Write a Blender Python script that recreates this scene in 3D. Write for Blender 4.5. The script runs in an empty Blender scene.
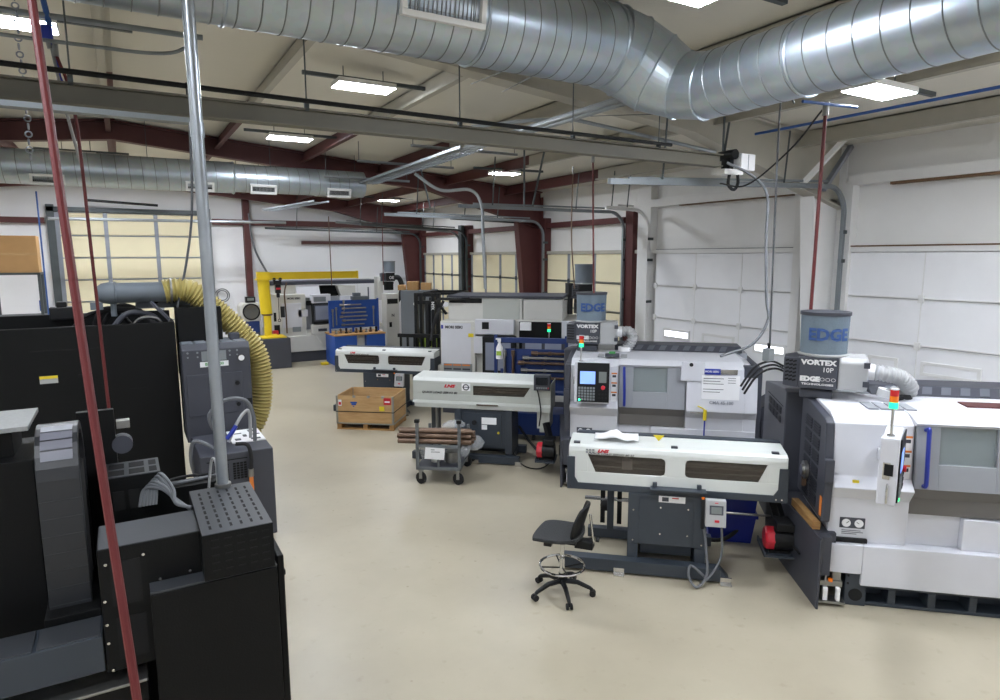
EXPOSURE = 1.18
LED = 60.0
import bpy, math, random
from mathutils import Vector, Matrix
random.seed(7)
S = bpy.context.scene
COL = S.collection
PI = math.pi
R = math.radians

# ------------------------------------------------------------------ materials
def lin(c):
    return tuple(((x / 255.0) / 12.92 if x / 255.0 <= 0.04045 else ((x / 255.0 + 0.055) / 1.055) ** 2.4) for x in c) + (1.0,)

def mat(name, rgb, rough=0.5, metal=0.0, var=0.06, scale=6.0, bump=0.0, bscale=40.0, spec=0.5, coat=0.0, alpha=1.0, trans=0.0, emit=None, estr=0.0):
    m = bpy.data.materials.new(name); m.use_nodes = True
    nt = m.node_tree; N = nt.nodes; L = nt.links
    b = N['Principled BSDF']
    c = lin(rgb)
    b.inputs['Base Color'].default_value = c
    b.inputs['Roughness'].default_value = rough
    b.inputs['Metallic'].default_value = metal
    b.inputs['Specular IOR Level'].default_value = spec
    if coat: b.inputs['Coat Weight'].default_value = coat
    if trans: b.inputs['Transmission Weight'].default_value = trans
    if alpha < 1: b.inputs['Alpha'].default_value = alpha
    if emit:
        b.inputs['Emission Color'].default_value = lin(emit); b.inputs['Emission Strength'].default_value = estr
    if var or bump:
        tc = N.new('ShaderNodeTexCoord')
    if var:
        nz = N.new('ShaderNodeTexNoise'); nz.inputs['Scale'].default_value = scale; nz.inputs['Detail'].default_value = 5
        L.new(tc.outputs['Object'], nz.inputs['Vector'])
        mx = N.new('ShaderNodeMix'); mx.data_type = 'RGBA'
        mx.inputs['A'].default_value = tuple(max(0, x * (1 - var * 1.6)) for x in c[:3]) + (1,)
        mx.inputs['B'].default_value = tuple(min(1, x * (1 + var * 1.6)) for x in c[:3]) + (1,)
        L.new(nz.outputs['Fac'], mx.inputs['Factor']); L.new(mx.outputs['Result'], b.inputs['Base Color'])
    if bump:
        n2 = N.new('ShaderNodeTexNoise'); n2.inputs['Scale'].default_value = bscale; n2.inputs['Detail'].default_value = 3
        L.new(tc.outputs['Object'], n2.inputs['Vector'])
        bp = N.new('ShaderNodeBump'); bp.inputs['Strength'].default_value = bump; bp.inputs['Distance'].default_value = 0.02
        L.new(n2.outputs['Fac'], bp.inputs['Height']); L.new(bp.outputs['Normal'], b.inputs['Normal'])
    return m

def floor_mat():
    m = mat('epoxy_floor', (206, 194, 166), 0.33, var=0, spec=0.5)
    nt = m.node_tree; N = nt.nodes; L = nt.links; b = N['Principled BSDF']
    tc = N.new('ShaderNodeTexCoord')
    n1 = N.new('ShaderNodeTexNoise'); n1.inputs['Scale'].default_value = 0.7; n1.inputs['Detail'].default_value = 6; n1.inputs['Roughness'].default_value = 0.6
    n2 = N.new('ShaderNodeTexNoise'); n2.inputs['Scale'].default_value = 9; n2.inputs['Detail'].default_value = 8
    n3 = N.new('ShaderNodeTexVoronoi'); n3.inputs['Scale'].default_value = 3.2
    for n in (n1, n2, n3): L.new(tc.outputs['Object'], n.inputs['Vector'])
    r1 = N.new('ShaderNodeValToRGB'); r1.color_ramp.elements[0].position = 0.3; r1.color_ramp.elements[0].color = lin((162, 153, 134)); r1.color_ramp.elements[1].position = 0.7; r1.color_ramp.elements[1].color = lin((177, 169, 149))
    L.new(n1.outputs['Fac'], r1.inputs['Fac'])
    r2 = N.new('ShaderNodeValToRGB'); r2.color_ramp.elements[0].position = 0.62; r2.color_ramp.elements[0].color = (1, 1, 1, 1); r2.color_ramp.elements[1].position = 0.8; r2.color_ramp.elements[1].color = (0.72, 0.68, 0.62, 1)
    L.new(n2.outputs['Fac'], r2.inputs['Fac'])
    r3 = N.new('ShaderNodeValToRGB'); r3.color_ramp.elements[0].position = 0.02; r3.color_ramp.elements[0].color = (0.45, 0.4, 0.36, 1); r3.color_ramp.elements[1].position = 0.05; r3.color_ramp.elements[1].color = (1, 1, 1, 1)
    L.new(n3.outputs['Distance'], r3.inputs['Fac'])
    m1 = N.new('ShaderNodeMix'); m1.data_type = 'RGBA'; m1.blend_type = 'MULTIPLY'; m1.inputs['Factor'].default_value = 0.55
    L.new(r1.outputs['Color'], m1.inputs['A']); L.new(r2.outputs['Color'], m1.inputs['B'])
    m2 = N.new('ShaderNodeMix'); m2.data_type = 'RGBA'; m2.blend_type = 'MULTIPLY'; m2.inputs['Factor'].default_value = 0.5
    L.new(m1.outputs['Result'], m2.inputs['A']); L.new(r3.outputs['Color'], m2.inputs['B'])
    L.new(m2.outputs['Result'], b.inputs['Base Color'])
    rr = N.new('ShaderNodeMapRange'); rr.inputs['To Min'].default_value = 0.26; rr.inputs['To Max'].default_value = 0.46
    L.new(n1.outputs['Fac'], rr.inputs['Value']); L.new(rr.outputs['Result'], b.inputs['Roughness'])
    return m

def galv_mat(name, rgb, rough):
    m = mat(name, rgb, rough, 0.85, var=0)
    nt = m.node_tree; N = nt.nodes; L = nt.links; b = N['Principled BSDF']
    tc = N.new('ShaderNodeTexCoord')
    v = N.new('ShaderNodeTexVoronoi'); v.inputs['Scale'].default_value = 22
    n = N.new('ShaderNodeTexNoise'); n.inputs['Scale'].default_value = 3.5; n.inputs['Detail'].default_value = 4
    L.new(tc.outputs['Object'], v.inputs['Vector']); L.new(tc.outputs['Object'], n.inputs['Vector'])
    c = lin(rgb)
    mx = N.new('ShaderNodeMix'); mx.data_type = 'RGBA'; mx.inputs['A'].default_value = tuple(x * 0.86 for x in c[:3]) + (1,); mx.inputs['B'].default_value = tuple(min(1, x * 1.12) for x in c[:3]) + (1,)
    L.new(n.outputs['Fac'], mx.inputs['Factor'])
    m2 = N.new('ShaderNodeMix'); m2.data_type = 'RGBA'; m2.blend_type = 'MULTIPLY'; m2.inputs['Factor'].default_value = 0.07
    L.new(mx.outputs['Result'], m2.inputs['A']); L.new(v.outputs['Color'], m2.inputs['B'])
    L.new(m2.outputs['Result'], b.inputs['Base Color'])
    rr = N.new('ShaderNodeMapRange'); rr.inputs['To Min'].default_value = rough - 0.07; rr.inputs['To Max'].default_value = rough + 0.09
    L.new(n.outputs['Fac'], rr.inputs['Value']); L.new(rr.outputs['Result'], b.inputs['Roughness'])
    return m

def wood_mat(name, a, bcol, scale=3.0):
    m = mat(name, a, 0.75, var=0)
    nt = m.node_tree; N = nt.nodes; L = nt.links; b = N['Principled BSDF']
    tc = N.new('ShaderNodeTexCoord'); mp = N.new('ShaderNodeMapping'); mp.inputs['Scale'].default_value = (1.0, 1.0, 7.0)
    n = N.new('ShaderNodeTexNoise'); n.inputs['Scale'].default_value = scale; n.inputs['Detail'].default_value = 8; n.inputs['Roughness'].default_value = 0.65
    L.new(tc.outputs['Object'], mp.inputs['Vector']); L.new(mp.outputs['Vector'], n.inputs['Vector'])
    r = N.new('ShaderNodeValToRGB'); r.color_ramp.elements[0].position = 0.3; r.color_ramp.elements[0].color = lin(bcol); r.color_ramp.elements[1].position = 0.65; r.color_ramp.elements[1].color = lin(a)
    L.new(n.outputs['Fac'], r.inputs['Fac']); L.new(r.outputs['Color'], b.inputs['Base Color'])
    return m

K = {}
K['floor'] = floor_mat()
K['ceil'] = mat('ceiling_insulation', (220, 216, 205), 0.8, var=0.03, scale=1.3, bump=0.25, bscale=2.5)
K['wall'] = mat('white_wall_liner', (236, 236, 238), 0.7, var=0.03, scale=1.1, bump=0.12, bscale=5)
K['vinyl'] = mat('wrinkled_white_vinyl', (234, 233, 231), 0.6, var=0.03, scale=2, bump=0.5, bscale=3)
K['door_white'] = mat('white_door_paint', (238, 238, 240), 0.55, var=0.03, scale=3)
K['door_cream'] = mat('cream_door_foam', (240, 230, 196), 0.7, var=0.03, scale=2)
K['stile'] = mat('grey_galvanised_stile', (150, 155, 165), 0.5, 0.4, var=0.08)
K['track'] = mat('galvanised_track', (140, 146, 150), 0.45, 0.6, var=0.1)
K['trackd'] = mat('dark_track_steel', (84, 90, 92), 0.5, 0.5, var=0.1)
K['beige'] = mat('beige_painted_steel', (178, 174, 162), 0.6, var=0.04)
K['white_steel'] = mat('white_painted_steel', (228, 227, 225), 0.6, var=0.03)
K['maroon'] = mat('maroon_red_oxide', (88, 47, 46), 0.6, var=0.08)
K['galv'] = galv_mat('spiral_duct_zinc', (180, 190, 199), 0.33)
K['galvfar'] = galv_mat('far_duct_zinc', (184, 194, 202), 0.35)
K['seam'] = mat('duct_seam', (132, 136, 138), 0.4, 0.7, var=0)
K['conduit'] = mat('conduit_zinc', (160, 166, 172), 0.32, 0.7, var=0.08, scale=12)
K['grille'] = mat('white_grille', (216, 216, 214), 0.5, var=0.02)
K['hole'] = mat('dark_void', (16, 16, 17), 0.9, var=0)
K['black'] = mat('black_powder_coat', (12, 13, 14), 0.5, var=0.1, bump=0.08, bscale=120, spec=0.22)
K['blackm'] = mat('black_plastic', (20, 21, 23), 0.45, var=0.05, spec=0.3)
K['rubber'] = mat('black_rubber', (22, 22, 24), 0.75, var=0.05)
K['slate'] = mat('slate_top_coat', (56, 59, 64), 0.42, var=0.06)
K['dgrey'] = mat('charcoal_machine_paint', (62, 64, 73), 0.5, var=0.05)
K['dgrey2'] = mat('charcoal_vent_recess', (46, 48, 56), 0.6, var=0.05)
K['white'] = mat('machine_white', (208, 209, 216), 0.4, var=0.025)
K['owhite'] = mat('old_machine_white', (205, 204, 199), 0.5, var=0.03)
K['doorg'] = mat('machine_door_grey', (150, 153, 159), 0.45, var=0.03)
K['doord'] = mat('machine_door_lower', (104, 101, 98), 0.5, var=0.04)  # darker door grey, shade under the door's overhang put into the colour
K['fwhite'] = mat('feeder_cover_white', (212, 215, 212), 0.35, var=0.02, coat=0.2)
K['fgrey'] = mat('feeder_cover_grey', (180, 183, 177), 0.42, var=0.02)
K['fdark'] = mat('feeder_blue_grey', (52, 59, 68), 0.45, var=0.05)
K['blueh'] = mat('blue_handle', (38, 56, 158), 0.35, var=0.02)
K['chrome'] = mat('chrome', (214, 214, 214), 0.15, 1.0, var=0)
K['steel'] = mat('bare_steel', (150, 150, 148), 0.35, 0.9, var=0.12, scale=20)
K['bronze'] = mat('oily_steel_bar', (104, 84, 70), 0.4, 0.6, var=0.25, scale=14)
K['red'] = mat('red_plastic', (196, 38, 54), 0.4, var=0.04)
K['redhose'] = mat('red_rubber_hose', (96, 28, 30), 0.5, var=0.05, scale=20)
K['blue'] = mat('blue_bench_paint', (34, 78, 160), 0.45, var=0.05)
K['navy'] = mat('navy_cart_paint', (26, 50, 106), 0.45, var=0.05)
K['bin'] = mat('blue_plastic_bin', (22, 40, 140), 0.4, var=0.04)
K['yellow'] = mat('yellow_paint', (226, 196, 30), 0.45, var=0.04)
K['hose'] = mat('khaki_flex_hose', (166, 152, 92), 0.55, var=0.08)
K['greyhose'] = mat('grey_flex_hose', (166, 167, 168), 0.5, var=0.06)
K['pipegrey'] = mat('grey_pipe', (96, 104, 112), 0.5, var=0.06)
K['canister'] = mat('blue_grey_filter', (112, 126, 138), 0.8, var=0.08, scale=60, bump=0.3, bscale=150)
K['text_blue'] = mat('printed_blue', (52, 84, 142), 0.6, var=0)
K['text_white'] = mat('printed_white', (222, 222, 222), 0.6, var=0)
K['text_black'] = mat('printed_black', (28, 28, 30), 0.6, var=0)
K['text_red'] = mat('printed_red', (196, 30, 44), 0.5, var=0)
K['text_green'] = mat('printed_green', (70, 150, 80), 0.5, var=0)
K['paper'] = mat('white_paper', (236, 236, 238), 0.7, var=0.01)
K['orange'] = mat('orange_mark', (226, 130, 56), 0.5, var=0)
K['ylabel'] = mat('yellow_label', (222, 200, 40), 0.5, var=0)
K['smoke'] = mat('smoky_window', (84, 76, 68), 0.08, var=0.0, alpha=0.42, spec=0.6)
K['darkglass'] = mat('dark_window_glass', (40, 42, 45), 0.08, var=0.0, alpha=0.6, spec=0.6)
K['coolglass'] = mat('wet_window_glass', (176, 188, 190), 0.12, var=0.0, alpha=0.3, spec=0.6)
K['screen'] = mat('lit_screen', (120, 150, 220), 0.2, var=0, emit=(110, 140, 225), estr=0.7)
K['screen_old'] = mat('grey_screen', (136, 142, 158), 0.2, var=0.03)
K['lcd'] = mat('grey_lcd', (118, 124, 122), 0.25, var=0)
K['lamp_red'] = mat('beacon_red', (190, 36, 40), 0.25, var=0, emit=(200, 30, 30), estr=0.06)
K['lamp_amber'] = mat('beacon_amber', (226, 120, 30), 0.25, var=0, emit=(230, 110, 20), estr=0.08)
K['lamp_green'] = mat('beacon_green', (30, 200, 130), 0.25, var=0, emit=(40, 255, 150), estr=0.9)
K['led_green'] = mat('small_green_light', (40, 220, 140), 0.3, var=0, emit=(40, 255, 150), estr=2.5)
K['led'] = mat('led_panel', (255, 255, 255), 0.4, var=0, emit=(240, 246, 255), estr=LED)
K['daylight'] = mat('daylight_pane', (240, 240, 250), 0.3, var=0, emit=(238, 240, 255), estr=2.2)
K['ply'] = wood_mat('plywood', (198, 162, 114), (172, 134, 88), 2.2)
K['pine'] = wood_mat('pine_block', (182, 142, 88), (140, 100, 58), 4)
K['kraft'] = mat('cardboard', (186, 146, 98), 0.8, var=0.05)
K['tin'] = mat('crate_tin_edge', (158, 158, 152), 0.4, 0.7, var=0.05)
K['plastic_wrap'] = mat('clear_plastic_wrap', (205, 208, 212), 0.2, var=0.05, alpha=0.35, bump=0.8, bscale=18)
K['grey_cart'] = mat('grey_cart_paint', (98, 102, 104), 0.5, var=0.05)
K['wire'] = mat('grey_cable', (104, 107, 112), 0.5, var=0.06)
K['bluepipe'] = mat('blue_air_pipe', (44, 84, 150), 0.4, var=0.03)
K['green_fork'] = mat('lime_green_paint', (150, 180, 60), 0.5, var=0.05)
K['pale_part'] = mat('grey_partition', (112, 118, 126), 0.6, var=0.04)
K['brownrust'] = mat('rusty_stain', (110, 84, 60), 0.8, var=0.3, scale=30)
K['louvre'] = mat('grey_louvre', (150, 152, 152), 0.5, var=0)
K['cabledark'] = mat('dark_grey_cable', (66, 68, 72), 0.5, var=0.06)
K['guard'] = mat('guard_grey', (40, 42, 46), 0.35, var=0.06)
K['guardplate'] = mat('guard_plate_grey', (112, 113, 124), 0.4, var=0.05)
K['slot'] = mat('guard_slot_grey', (96, 99, 108), 0.5, var=0.04)
K['perf'] = mat('speckled_grey_plate', (150, 152, 152), 0.5, 0.3, var=0.12, scale=60)

# ------------------------------------------------------------------ mesh helper
def cr(pts, n=8):
    P = [Vector(p) for p in pts]
    if len(P) < 3: return P
    P = [P[0] * 2 - P[1]] + P + [P[-1] * 2 - P[-2]]
    out = []
    for i in range(1, len(P) - 2):
        a, b, c, d = P[i - 1:i + 3]
        for k in range(n):
            t = k / n
            out.append(0.5 * ((2 * b) + (c - a) * t + (2 * a - 5 * b + 4 * c - d) * t * t + (3 * b - a - 3 * c + d) * t ** 3))
    out.append(P[-2]); return out

class M:
    def __init__(s): s.v = []; s.f = []; s.m = []; s.k = 0
    def mi(s, k): s.k = k; return s
    def add(s, vs, fs):
        o = len(s.v); s.v += [tuple(v) for v in vs]
        for f in fs: s.f.append([i + o for i in f]); s.m.append(s.k)
        return s
    def box(s, x0, y0, z0, x1, y1, z1):
        x0, x1 = min(x0, x1), max(x0, x1); y0, y1 = min(y0, y1), max(y0, y1); z0, z1 = min(z0, z1), max(z0, z1)
        return s.add([(x0, y0, z0), (x1, y0, z0), (x1, y1, z0), (x0, y1, z0), (x0, y0, z1), (x1, y0, z1), (x1, y1, z1), (x0, y1, z1)],
                     [(3, 2, 1, 0), (4, 5, 6, 7), (0, 1, 5, 4), (1, 2, 6, 5), (2, 3, 7, 6), (3, 0, 4, 7)])
    def hexa(s, p8):
        return s.add(p8, [(3, 2, 1, 0), (4, 5, 6, 7), (0, 1, 5, 4), (1, 2, 6, 5), (2, 3, 7, 6), (3, 0, 4, 7)])
    def bar(s, p, q, w, h):
        p, q = Vector(p), Vector(q); d = (q - p).normalized()
        up = Vector((0, 0, 1)) if abs(d.z) < 0.95 else Vector((0, 1, 0))
        a = d.cross(up).normalized() * w / 2; b = a.cross(d).normalized() * h / 2
        return s.hexa([p - a - b, p + a - b, q + a - b, q - a - b, p - a + b, p + a + b, q + a + b, q - a + b])
    def prism(s, poly, ax, a, b):
        n = len(poly)
        def P(u, w, t): return {'x': (t, u, w), 'y': (u, t, w), 'z': (u, w, t)}[ax]
        vs = [P(u, w, a) for u, w in poly] + [P(u, w, b) for u, w in poly]
        return s.add(vs, [list(range(n))[::-1], list(range(n, 2 * n))] + [(i, (i + 1) % n, (i + 1) % n + n, i + n) for i in range(n)])
    def cyl(s, p, q, r, n=16, r2=None):
        return s.tube([p, q], [r, r if r2 is None else r2], n)
    def tube(s, pts, r, n=8, cap=True):
        P = [Vector(p) for p in pts]; k = len(P)
        rs = r if isinstance(r, (list, tuple)) else [r] * k
        vs = []; N0 = None
        for i in range(k):
            t = (P[min(i + 1, k - 1)] - P[max(i - 1, 0)])
            if t.length < 1e-9: t = Vector((0, 0, 1))
            t.normalize()
            if N0 is None:
                N0 = t.orthogonal().normalized()
            else:
                N0 = N0 - t * N0.dot(t)
                N0 = t.orthogonal() if N0.length < 1e-6 else N0
                N0.normalize()
            B = t.cross(N0)
            for j in range(n):
                a = 2 * PI * j / n
                vs.append(P[i] + (N0 * math.cos(a) + B * math.sin(a)) * rs[i])
        fs = []
        for i in range(k - 1):
            for j in range(n):
                fs.append((i * n + j, i * n + (j + 1) % n, (i + 1) * n + (j + 1) % n, (i + 1) * n + j))
        if cap: fs += [list(range(n))[::-1], list(range((k - 1) * n, k * n))]
        return s.add(vs, fs)
    def corr(s, pts, r, pitch, depth, n=16, sm=10):
        P = cr(pts, sm); L = [0.0]
        for a, b in zip(P, P[1:]): L.append(L[-1] + (b - a).length)
        T = L[-1]; cnt = max(4, int(T / pitch) * 4); out = []; rs = []; i = 0
        for c in range(cnt + 1):
            d = T * c / cnt
            while i < len(L) - 2 and L[i + 1] < d: i += 1
            f = (d - L[i]) / max(1e-9, L[i + 1] - L[i]); out.append(P[i].lerp(P[i + 1], min(1, max(0, f))))
            rs.append(r - depth * (0.5 - 0.5 * math.cos(2 * PI * c / 4)))
        return s.tube(out, rs, n)
    def ring(s, c, axis, Rr, r, n=24, k=6):
        c = Vector(c); A = Vector(axis).normalized(); U = A.orthogonal().normalized(); W = A.cross(U)
        vs = []; fs = []
        for i in range(n):
            a = 2 * PI * i / n; d = U * math.cos(a) + W * math.sin(a)
            for j in range(k):
                b = 2 * PI * j / k
                vs.append(c + d * (Rr + r * math.cos(b)) + A * r * math.sin(b))
        for i in range(n):
            for j in range(k):
                fs.append((i * k + j, ((i + 1) % n) * k + j, ((i + 1) % n) * k + (j + 1) % k, i * k + (j + 1) % k))
        return s.add(vs, fs)
    def ball(s, c, rx, ry=None, rz=None, n=12, k=8):
        ry = ry or rx; rz = rz or rx; vs = [(c[0], c[1], c[2] - rz)]; fs = []
        for i in range(1, k):
            t = -PI / 2 + PI * i / k
            for j in range(n):
                a = 2 * PI * j / n; vs.append((c[0] + rx * math.cos(t) * math.cos(a), c[1] + ry * math.cos(t) * math.sin(a), c[2] + rz * math.sin(t)))
        vs.append((c[0], c[1], c[2] + rz)); e = len(vs) - 1
        for j in range(n):
            fs.append((0, 1 + (j + 1) % n, 1 + j)); fs.append((e, e - n + j, e - n + (j + 1) % n))
        for i in range(k - 2):
            for j in range(n):
                a = 1 + i * n
                fs.append((a + j, a + (j + 1) % n, a + n + (j + 1) % n, a + n + j))
        return s.add(vs, fs)
    def lathe(s, prof, c, n=24, axis='z'):
        vs = []; fs = []; k = len(prof)
        for i in range(n):
            a = 2 * PI * i / n
            for r, h in prof:
                x, y = r * math.cos(a), r * math.sin(a)
                p = {'z': (x, y, h), 'x': (h, x, y), 'y': (x, h, y)}[axis]
                vs.append((c[0] + p[0], c[1] + p[1], c[2] + p[2]))
        for i in range(n):
            for j in range(k - 1):
                fs.append((i * k + j, ((i + 1) % n) * k + j, ((i + 1) % n) * k + j + 1, i * k + j + 1))
        return s.add(vs, fs)
    def obj(s, name, m, parent=None, bevel=0.0, smooth=False, seg=2, label=None, ang=35):
        me = bpy.data.meshes.new(name); me.from_pydata(s.v, [], s.f)
        for x in (m if isinstance(m, (list, tuple)) else [m]):
            me.materials.append(K[x] if isinstance(x, str) else x)
        for p, i in zip(me.polygons, s.m): p.material_index = i
        me.update()
        import bmesh
        bm = bmesh.new(); bm.from_mesh(me); bmesh.ops.recalc_face_normals(bm, faces=bm.faces); bm.to_mesh(me); bm.free()
        if smooth:
            me.shade_smooth()
            try: me.set_sharp_from_angle(angle=R(ang))
            except Exception: pass
        o = bpy.data.objects.new(name, me); COL.objects.link(o)
        if parent is not None: o.parent = parent
        if bevel:
            b = o.modifiers.new('b', 'BEVEL'); b.width = bevel; b.segments = seg; b.limit_method = 'ANGLE'; b.angle_limit = R(40)
        if label: o['label'] = label
        return o

def tag(o, label, cat, group=None):
    o['label'] = label; o['category'] = cat
    if group: o['group'] = group
    return o

def thing(name, label, cat, loc=(0, 0, 0), rz=0.0, group=None):
    o = bpy.data.objects.new(name, None); COL.objects.link(o)
    o.location = loc; o.rotation_euler = (0, 0, rz); o.empty_display_size = 0.1
    return tag(o, label, cat, group)

def struct(name, mb, m, parent=None, **kw):
    o = mb.obj(name, m, parent, **kw)
    if parent is None: o['kind'] = 'structure'
    return o

def copy_tree(o, parent=None):
    c = o.copy(); COL.objects.link(c)
    if parent is not None: c.parent = parent
    for ch in o.children: copy_tree(ch, c)
    return c

def text(name, s, size, m, parent, loc, rot, bold=0.0, sx=1.0, shear=0.0, align='CENTER'):
    cu = bpy.data.curves.new(name, 'FONT'); cu.body = s; cu.size = size; cu.align_x = align; cu.align_y = 'CENTER'
    cu.extrude = 0.0012; cu.offset = bold; cu.shear = shear; cu.resolution_u = 2
    t = bpy.data.objects.new('tmp', cu); COL.objects.link(t)
    dg = bpy.context.evaluated_depsgraph_get(); dg.update()
    me = bpy.data.meshes.new_from_object(t.evaluated_get(dg)); bpy.data.objects.remove(t); bpy.data.curves.remove(cu)
    me.materials.clear(); me.materials.append(K[m])
    o = bpy.data.objects.new(name, me); COL.objects.link(o); o.parent = parent
    o.location = loc; o.rotation_euler = rot; o.scale = (sx, 1, 1)
    return o
FR = (PI / 2, 0, 0)          # lettering on a face that looks towards -Y
UD = -R(42)                  # the machine rows stand at this angle
U = Vector((math.cos(UD), math.sin(UD), 0)); V = Vector((-math.sin(UD), math.cos(UD), 0))
# ------------------------------------------------------------------ the setting
XR, YB = 8.9, 21.2
def roof(x): return 4.54 + 0.09 * (8.9 - abs(x))
struct('floor', M().box(-9.2, -4.2, -0.1, 9.2, 21.5, 0), 'floor')
c = M()
for sx in (-1, 1):
    c.hexa([(0, -4.2, roof(0)), (sx * 9.2, -4.2, roof(9.2)), (sx * 9.2, 21.5, roof(9.2)), (0, 21.5, roof(0)),
            (0, -4.2, roof(0) + .1), (sx * 9.2, -4.2, roof(9.2) + .1), (sx * 9.2, 21.5, roof(9.2) + .1), (0, 21.5, roof(0) + .1)])
struct('ceiling', c, 'ceil')
# right wall: openings for the overhead doors are covered by the doors standing just inside it
struct('wall_right', M().box(XR + .06, -4.2, 0, XR + .25, 21.5, 4.62), 'vinyl')
struct('wall_left', M().box(-9.2, -4.2, 0, -8.95, 21.5, 4.62), 'wall')
struct('wall_front', M().prism([(-9, 0), (9, 0), (9, 4.53), (0, 5.34), (-9, 4.53)], 'y', -4.2, -4.0), 'wall')
struct('wall_back', M().prism([(-9, 0), (9, 0), (9, 4.53), (0, 5.34), (-9, 4.53)], 'y', YB + .05, YB + .25), 'wall')
lp = M()                                   # metal liner panels on the lower back wall
for i in range(12):
    x0 = 2.3 + i * .56
    if x0 + .54 < 8.9: lp.box(x0, YB + .02, 0, x0 + .54, YB + .05, 2.26)
lp.box(2.2, YB - .01, 2.26, 8.9, YB + .05, 2.33)
struct('trim_1', lp, 'wall')
# overhead doors --------------------------------------------------
def door_right(i, y0, y1, m, stm, ndiv, win=False):
    d = M(); z = 0.0; k = 0
    while z < 3.02:
        d.box(XR - .03, y0, z + .008, XR + .03, y1, min(z + .602, 3.05)); z += .61; k += 1
    o = struct('door_%d' % i, d, m, bevel=.006)
    st = M()
    for j in range(ndiv + 1):
        y = y0 + (y1 - y0) * j / ndiv
        if stm == 'stile': st.box(XR - .045, y - .045, 0, XR - .03, y + .045, 3.05)
        else: st.box(XR - .035, y - .006, 0, XR - .03, y + .006, 3.05)
    st.obj('door_stile', stm, o)
    h = M()
    for k in range(1, 5):
        z = .61 * k
        h.box(XR - .045, y0, z - .022, XR - .03, y1, z - .008); h.box(XR - .04, y0, z + .004, XR - .03, y1, z + .016)
        for j in range(ndiv + 1):
            y = y0 + (y1 - y0) * j / ndiv
            h.box(XR - .055, y - .035, z - .05, XR - .03, y + .035, z + .05)
    h.obj('door_hinge_line', 'trackd' if stm == 'stile' else 'white_steel', o)
    return o
struct('trim_2', M().box(XR - .06, 9.75, 3.05, XR + .06, 20.6, 3.12), 'beige')
struct('trim_15', M().box(XR - .05, 2.0, 3.05, XR + .06, 9.75, 3.12), 'white_steel')
struct('trim_16', M().box(XR - .055, 6.3, 3.12, XR - .0, 9.3, 3.13), 'trackd')
door_right(1, 17.55, 20.3, 'door_cream', 'stile', 4)
door_right(2, 13.6, 16.9, 'door_cream', 'stile', 4)
door_right(3, 10.25, 13.05, 'door_cream', 'stile', 3)
d4 = door_right(4, 6.3, 9.3, 'door_white', 'white_steel', 3)
d5 = door_right(5, 2.4, 5.5, 'door_white', 'white_steel', 3)
def lite(parent, y0, y1, z0, z1, m):
    f = M()
    f.box(XR - .05, y0 - .04, z0 - .04, XR - .028, y1 + .04, z0); f.box(XR - .05, y0 - .04, z1, XR - .028, y1 + .04, z1 + .04)
    f.box(XR - .05, y0 - .04, z0, XR - .028, y0, z1); f.box(XR - .05, y1, z0, XR - .028, y1 + .04, z1)
    f.obj('window_frame', 'white_steel', parent)
    M().box(XR - .04, y0, z0, XR - .028, y1, z1).obj('window_pane', m, parent)
lite(d4, 8.42, 9.0, 1.5, 1.6, 'daylight')
lite(d4, 7.42, 8.04, 1.5, 1.6, 'door_white')
lite(d4, 6.42, 6.95, 1.47, 1.57, 'daylight')
lite(d5, 4.73, 5.05, 1.5, 1.6, 'door_white')
lite(d5, 3.75, 4.36, 1.5, 1.6, 'door_white')
# girts, eave beams and jambs on the right wall
g = M().box(XR - .12, 6.2, 3.92, XR + .06, 9.4, 4.06); struct('trim_3', g, 'white_steel')
g = M().box(XR - .12, 2.0, 3.96, XR + .06, 5.5, 4.1); struct('trim_4', g, 'white_steel')
struct('trim_5', M().box(XR - .1, 2.2, 3.925, XR - .02, 4.95, 3.958), 'brownrust')
struct('trim_6', M().box(XR - .1, 6.4, 3.9, XR - .02, 8.7, 3.918), 'brownrust')
struct('trim_7', M().box(XR - .06, 2.2, 3.12, XR - .01, 5.5, 3.14), 'brownrust')
g = M()
for a, b in ((10.2, 13.1), (13.5, 17.0), (17.4, 20.4)): g.box(XR - .1, a, 3.66, XR + .06, b, 3.78)
struct('trim_8', g, 'maroon')
g = M()
for y in (10.0, 13.1, 13.5, 17.1, 17.3, 20.5): g.box(XR - .12, y - .11, 0, XR + .06, y + .11, 3.9)
struct('trim_9', g, 'maroon')
struct('trim_10', M().box(XR - .12, 9.4, 0, XR + .06, 9.75, 4.3).box(XR - .1, 5.45, 0, XR + .06, 5.6, 4.0).box(XR - .1, 6.18, 0, XR + .06, 6.32, 4.0), 'white_steel')
# back wall door
d = M(); z = 0
while z < 4.1:
    d.box(-1.45, YB - .02, z + .008, 2.2, YB + .04, min(z + .592, 4.2)); z += .6
o = struct('door_6', d, 'door_cream', bevel=.006)
st = M()
for x in (-1.42, -.31, .92, 2.17): st.box(x - .05, YB - .035, 0, x + .05, YB - .02, 4.2)
st.obj('door_stile', 'stile', o)
h = M()
for k in range(1, 7): h.box(-1.45, YB - .04, .6 * k - .03, 2.2, YB - .02, .6 * k - .008)
h.obj('door_hinge_line', 'stile', o)
struct('trim_11', M().box(-1.65, YB - .1, 0, -1.47, YB + .05, 4.4).box(2.22, YB - .1, 0, 2.36, YB + .05, 4.4).box(-1.65, YB - .1, 4.22, 2.36, YB + .05, 4.34), 'trackd')
struct('trim_12', M().box(2.4, YB - .12, 3.95, 8.8, YB + .05, 4.12), 'maroon')
struct('trim_13', M().box(5.0, YB - .08, 3.4, 8.6, YB + .05, 3.5).box(3.35 - .09, YB - .22, 0, 3.35 + .09, YB + .03, 5.0), ['maroon'])
struct('trim_14', M().box(-3.5, YB - .12, 3.9, -1.7, YB + .05, 4.05), 'maroon')
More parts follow.
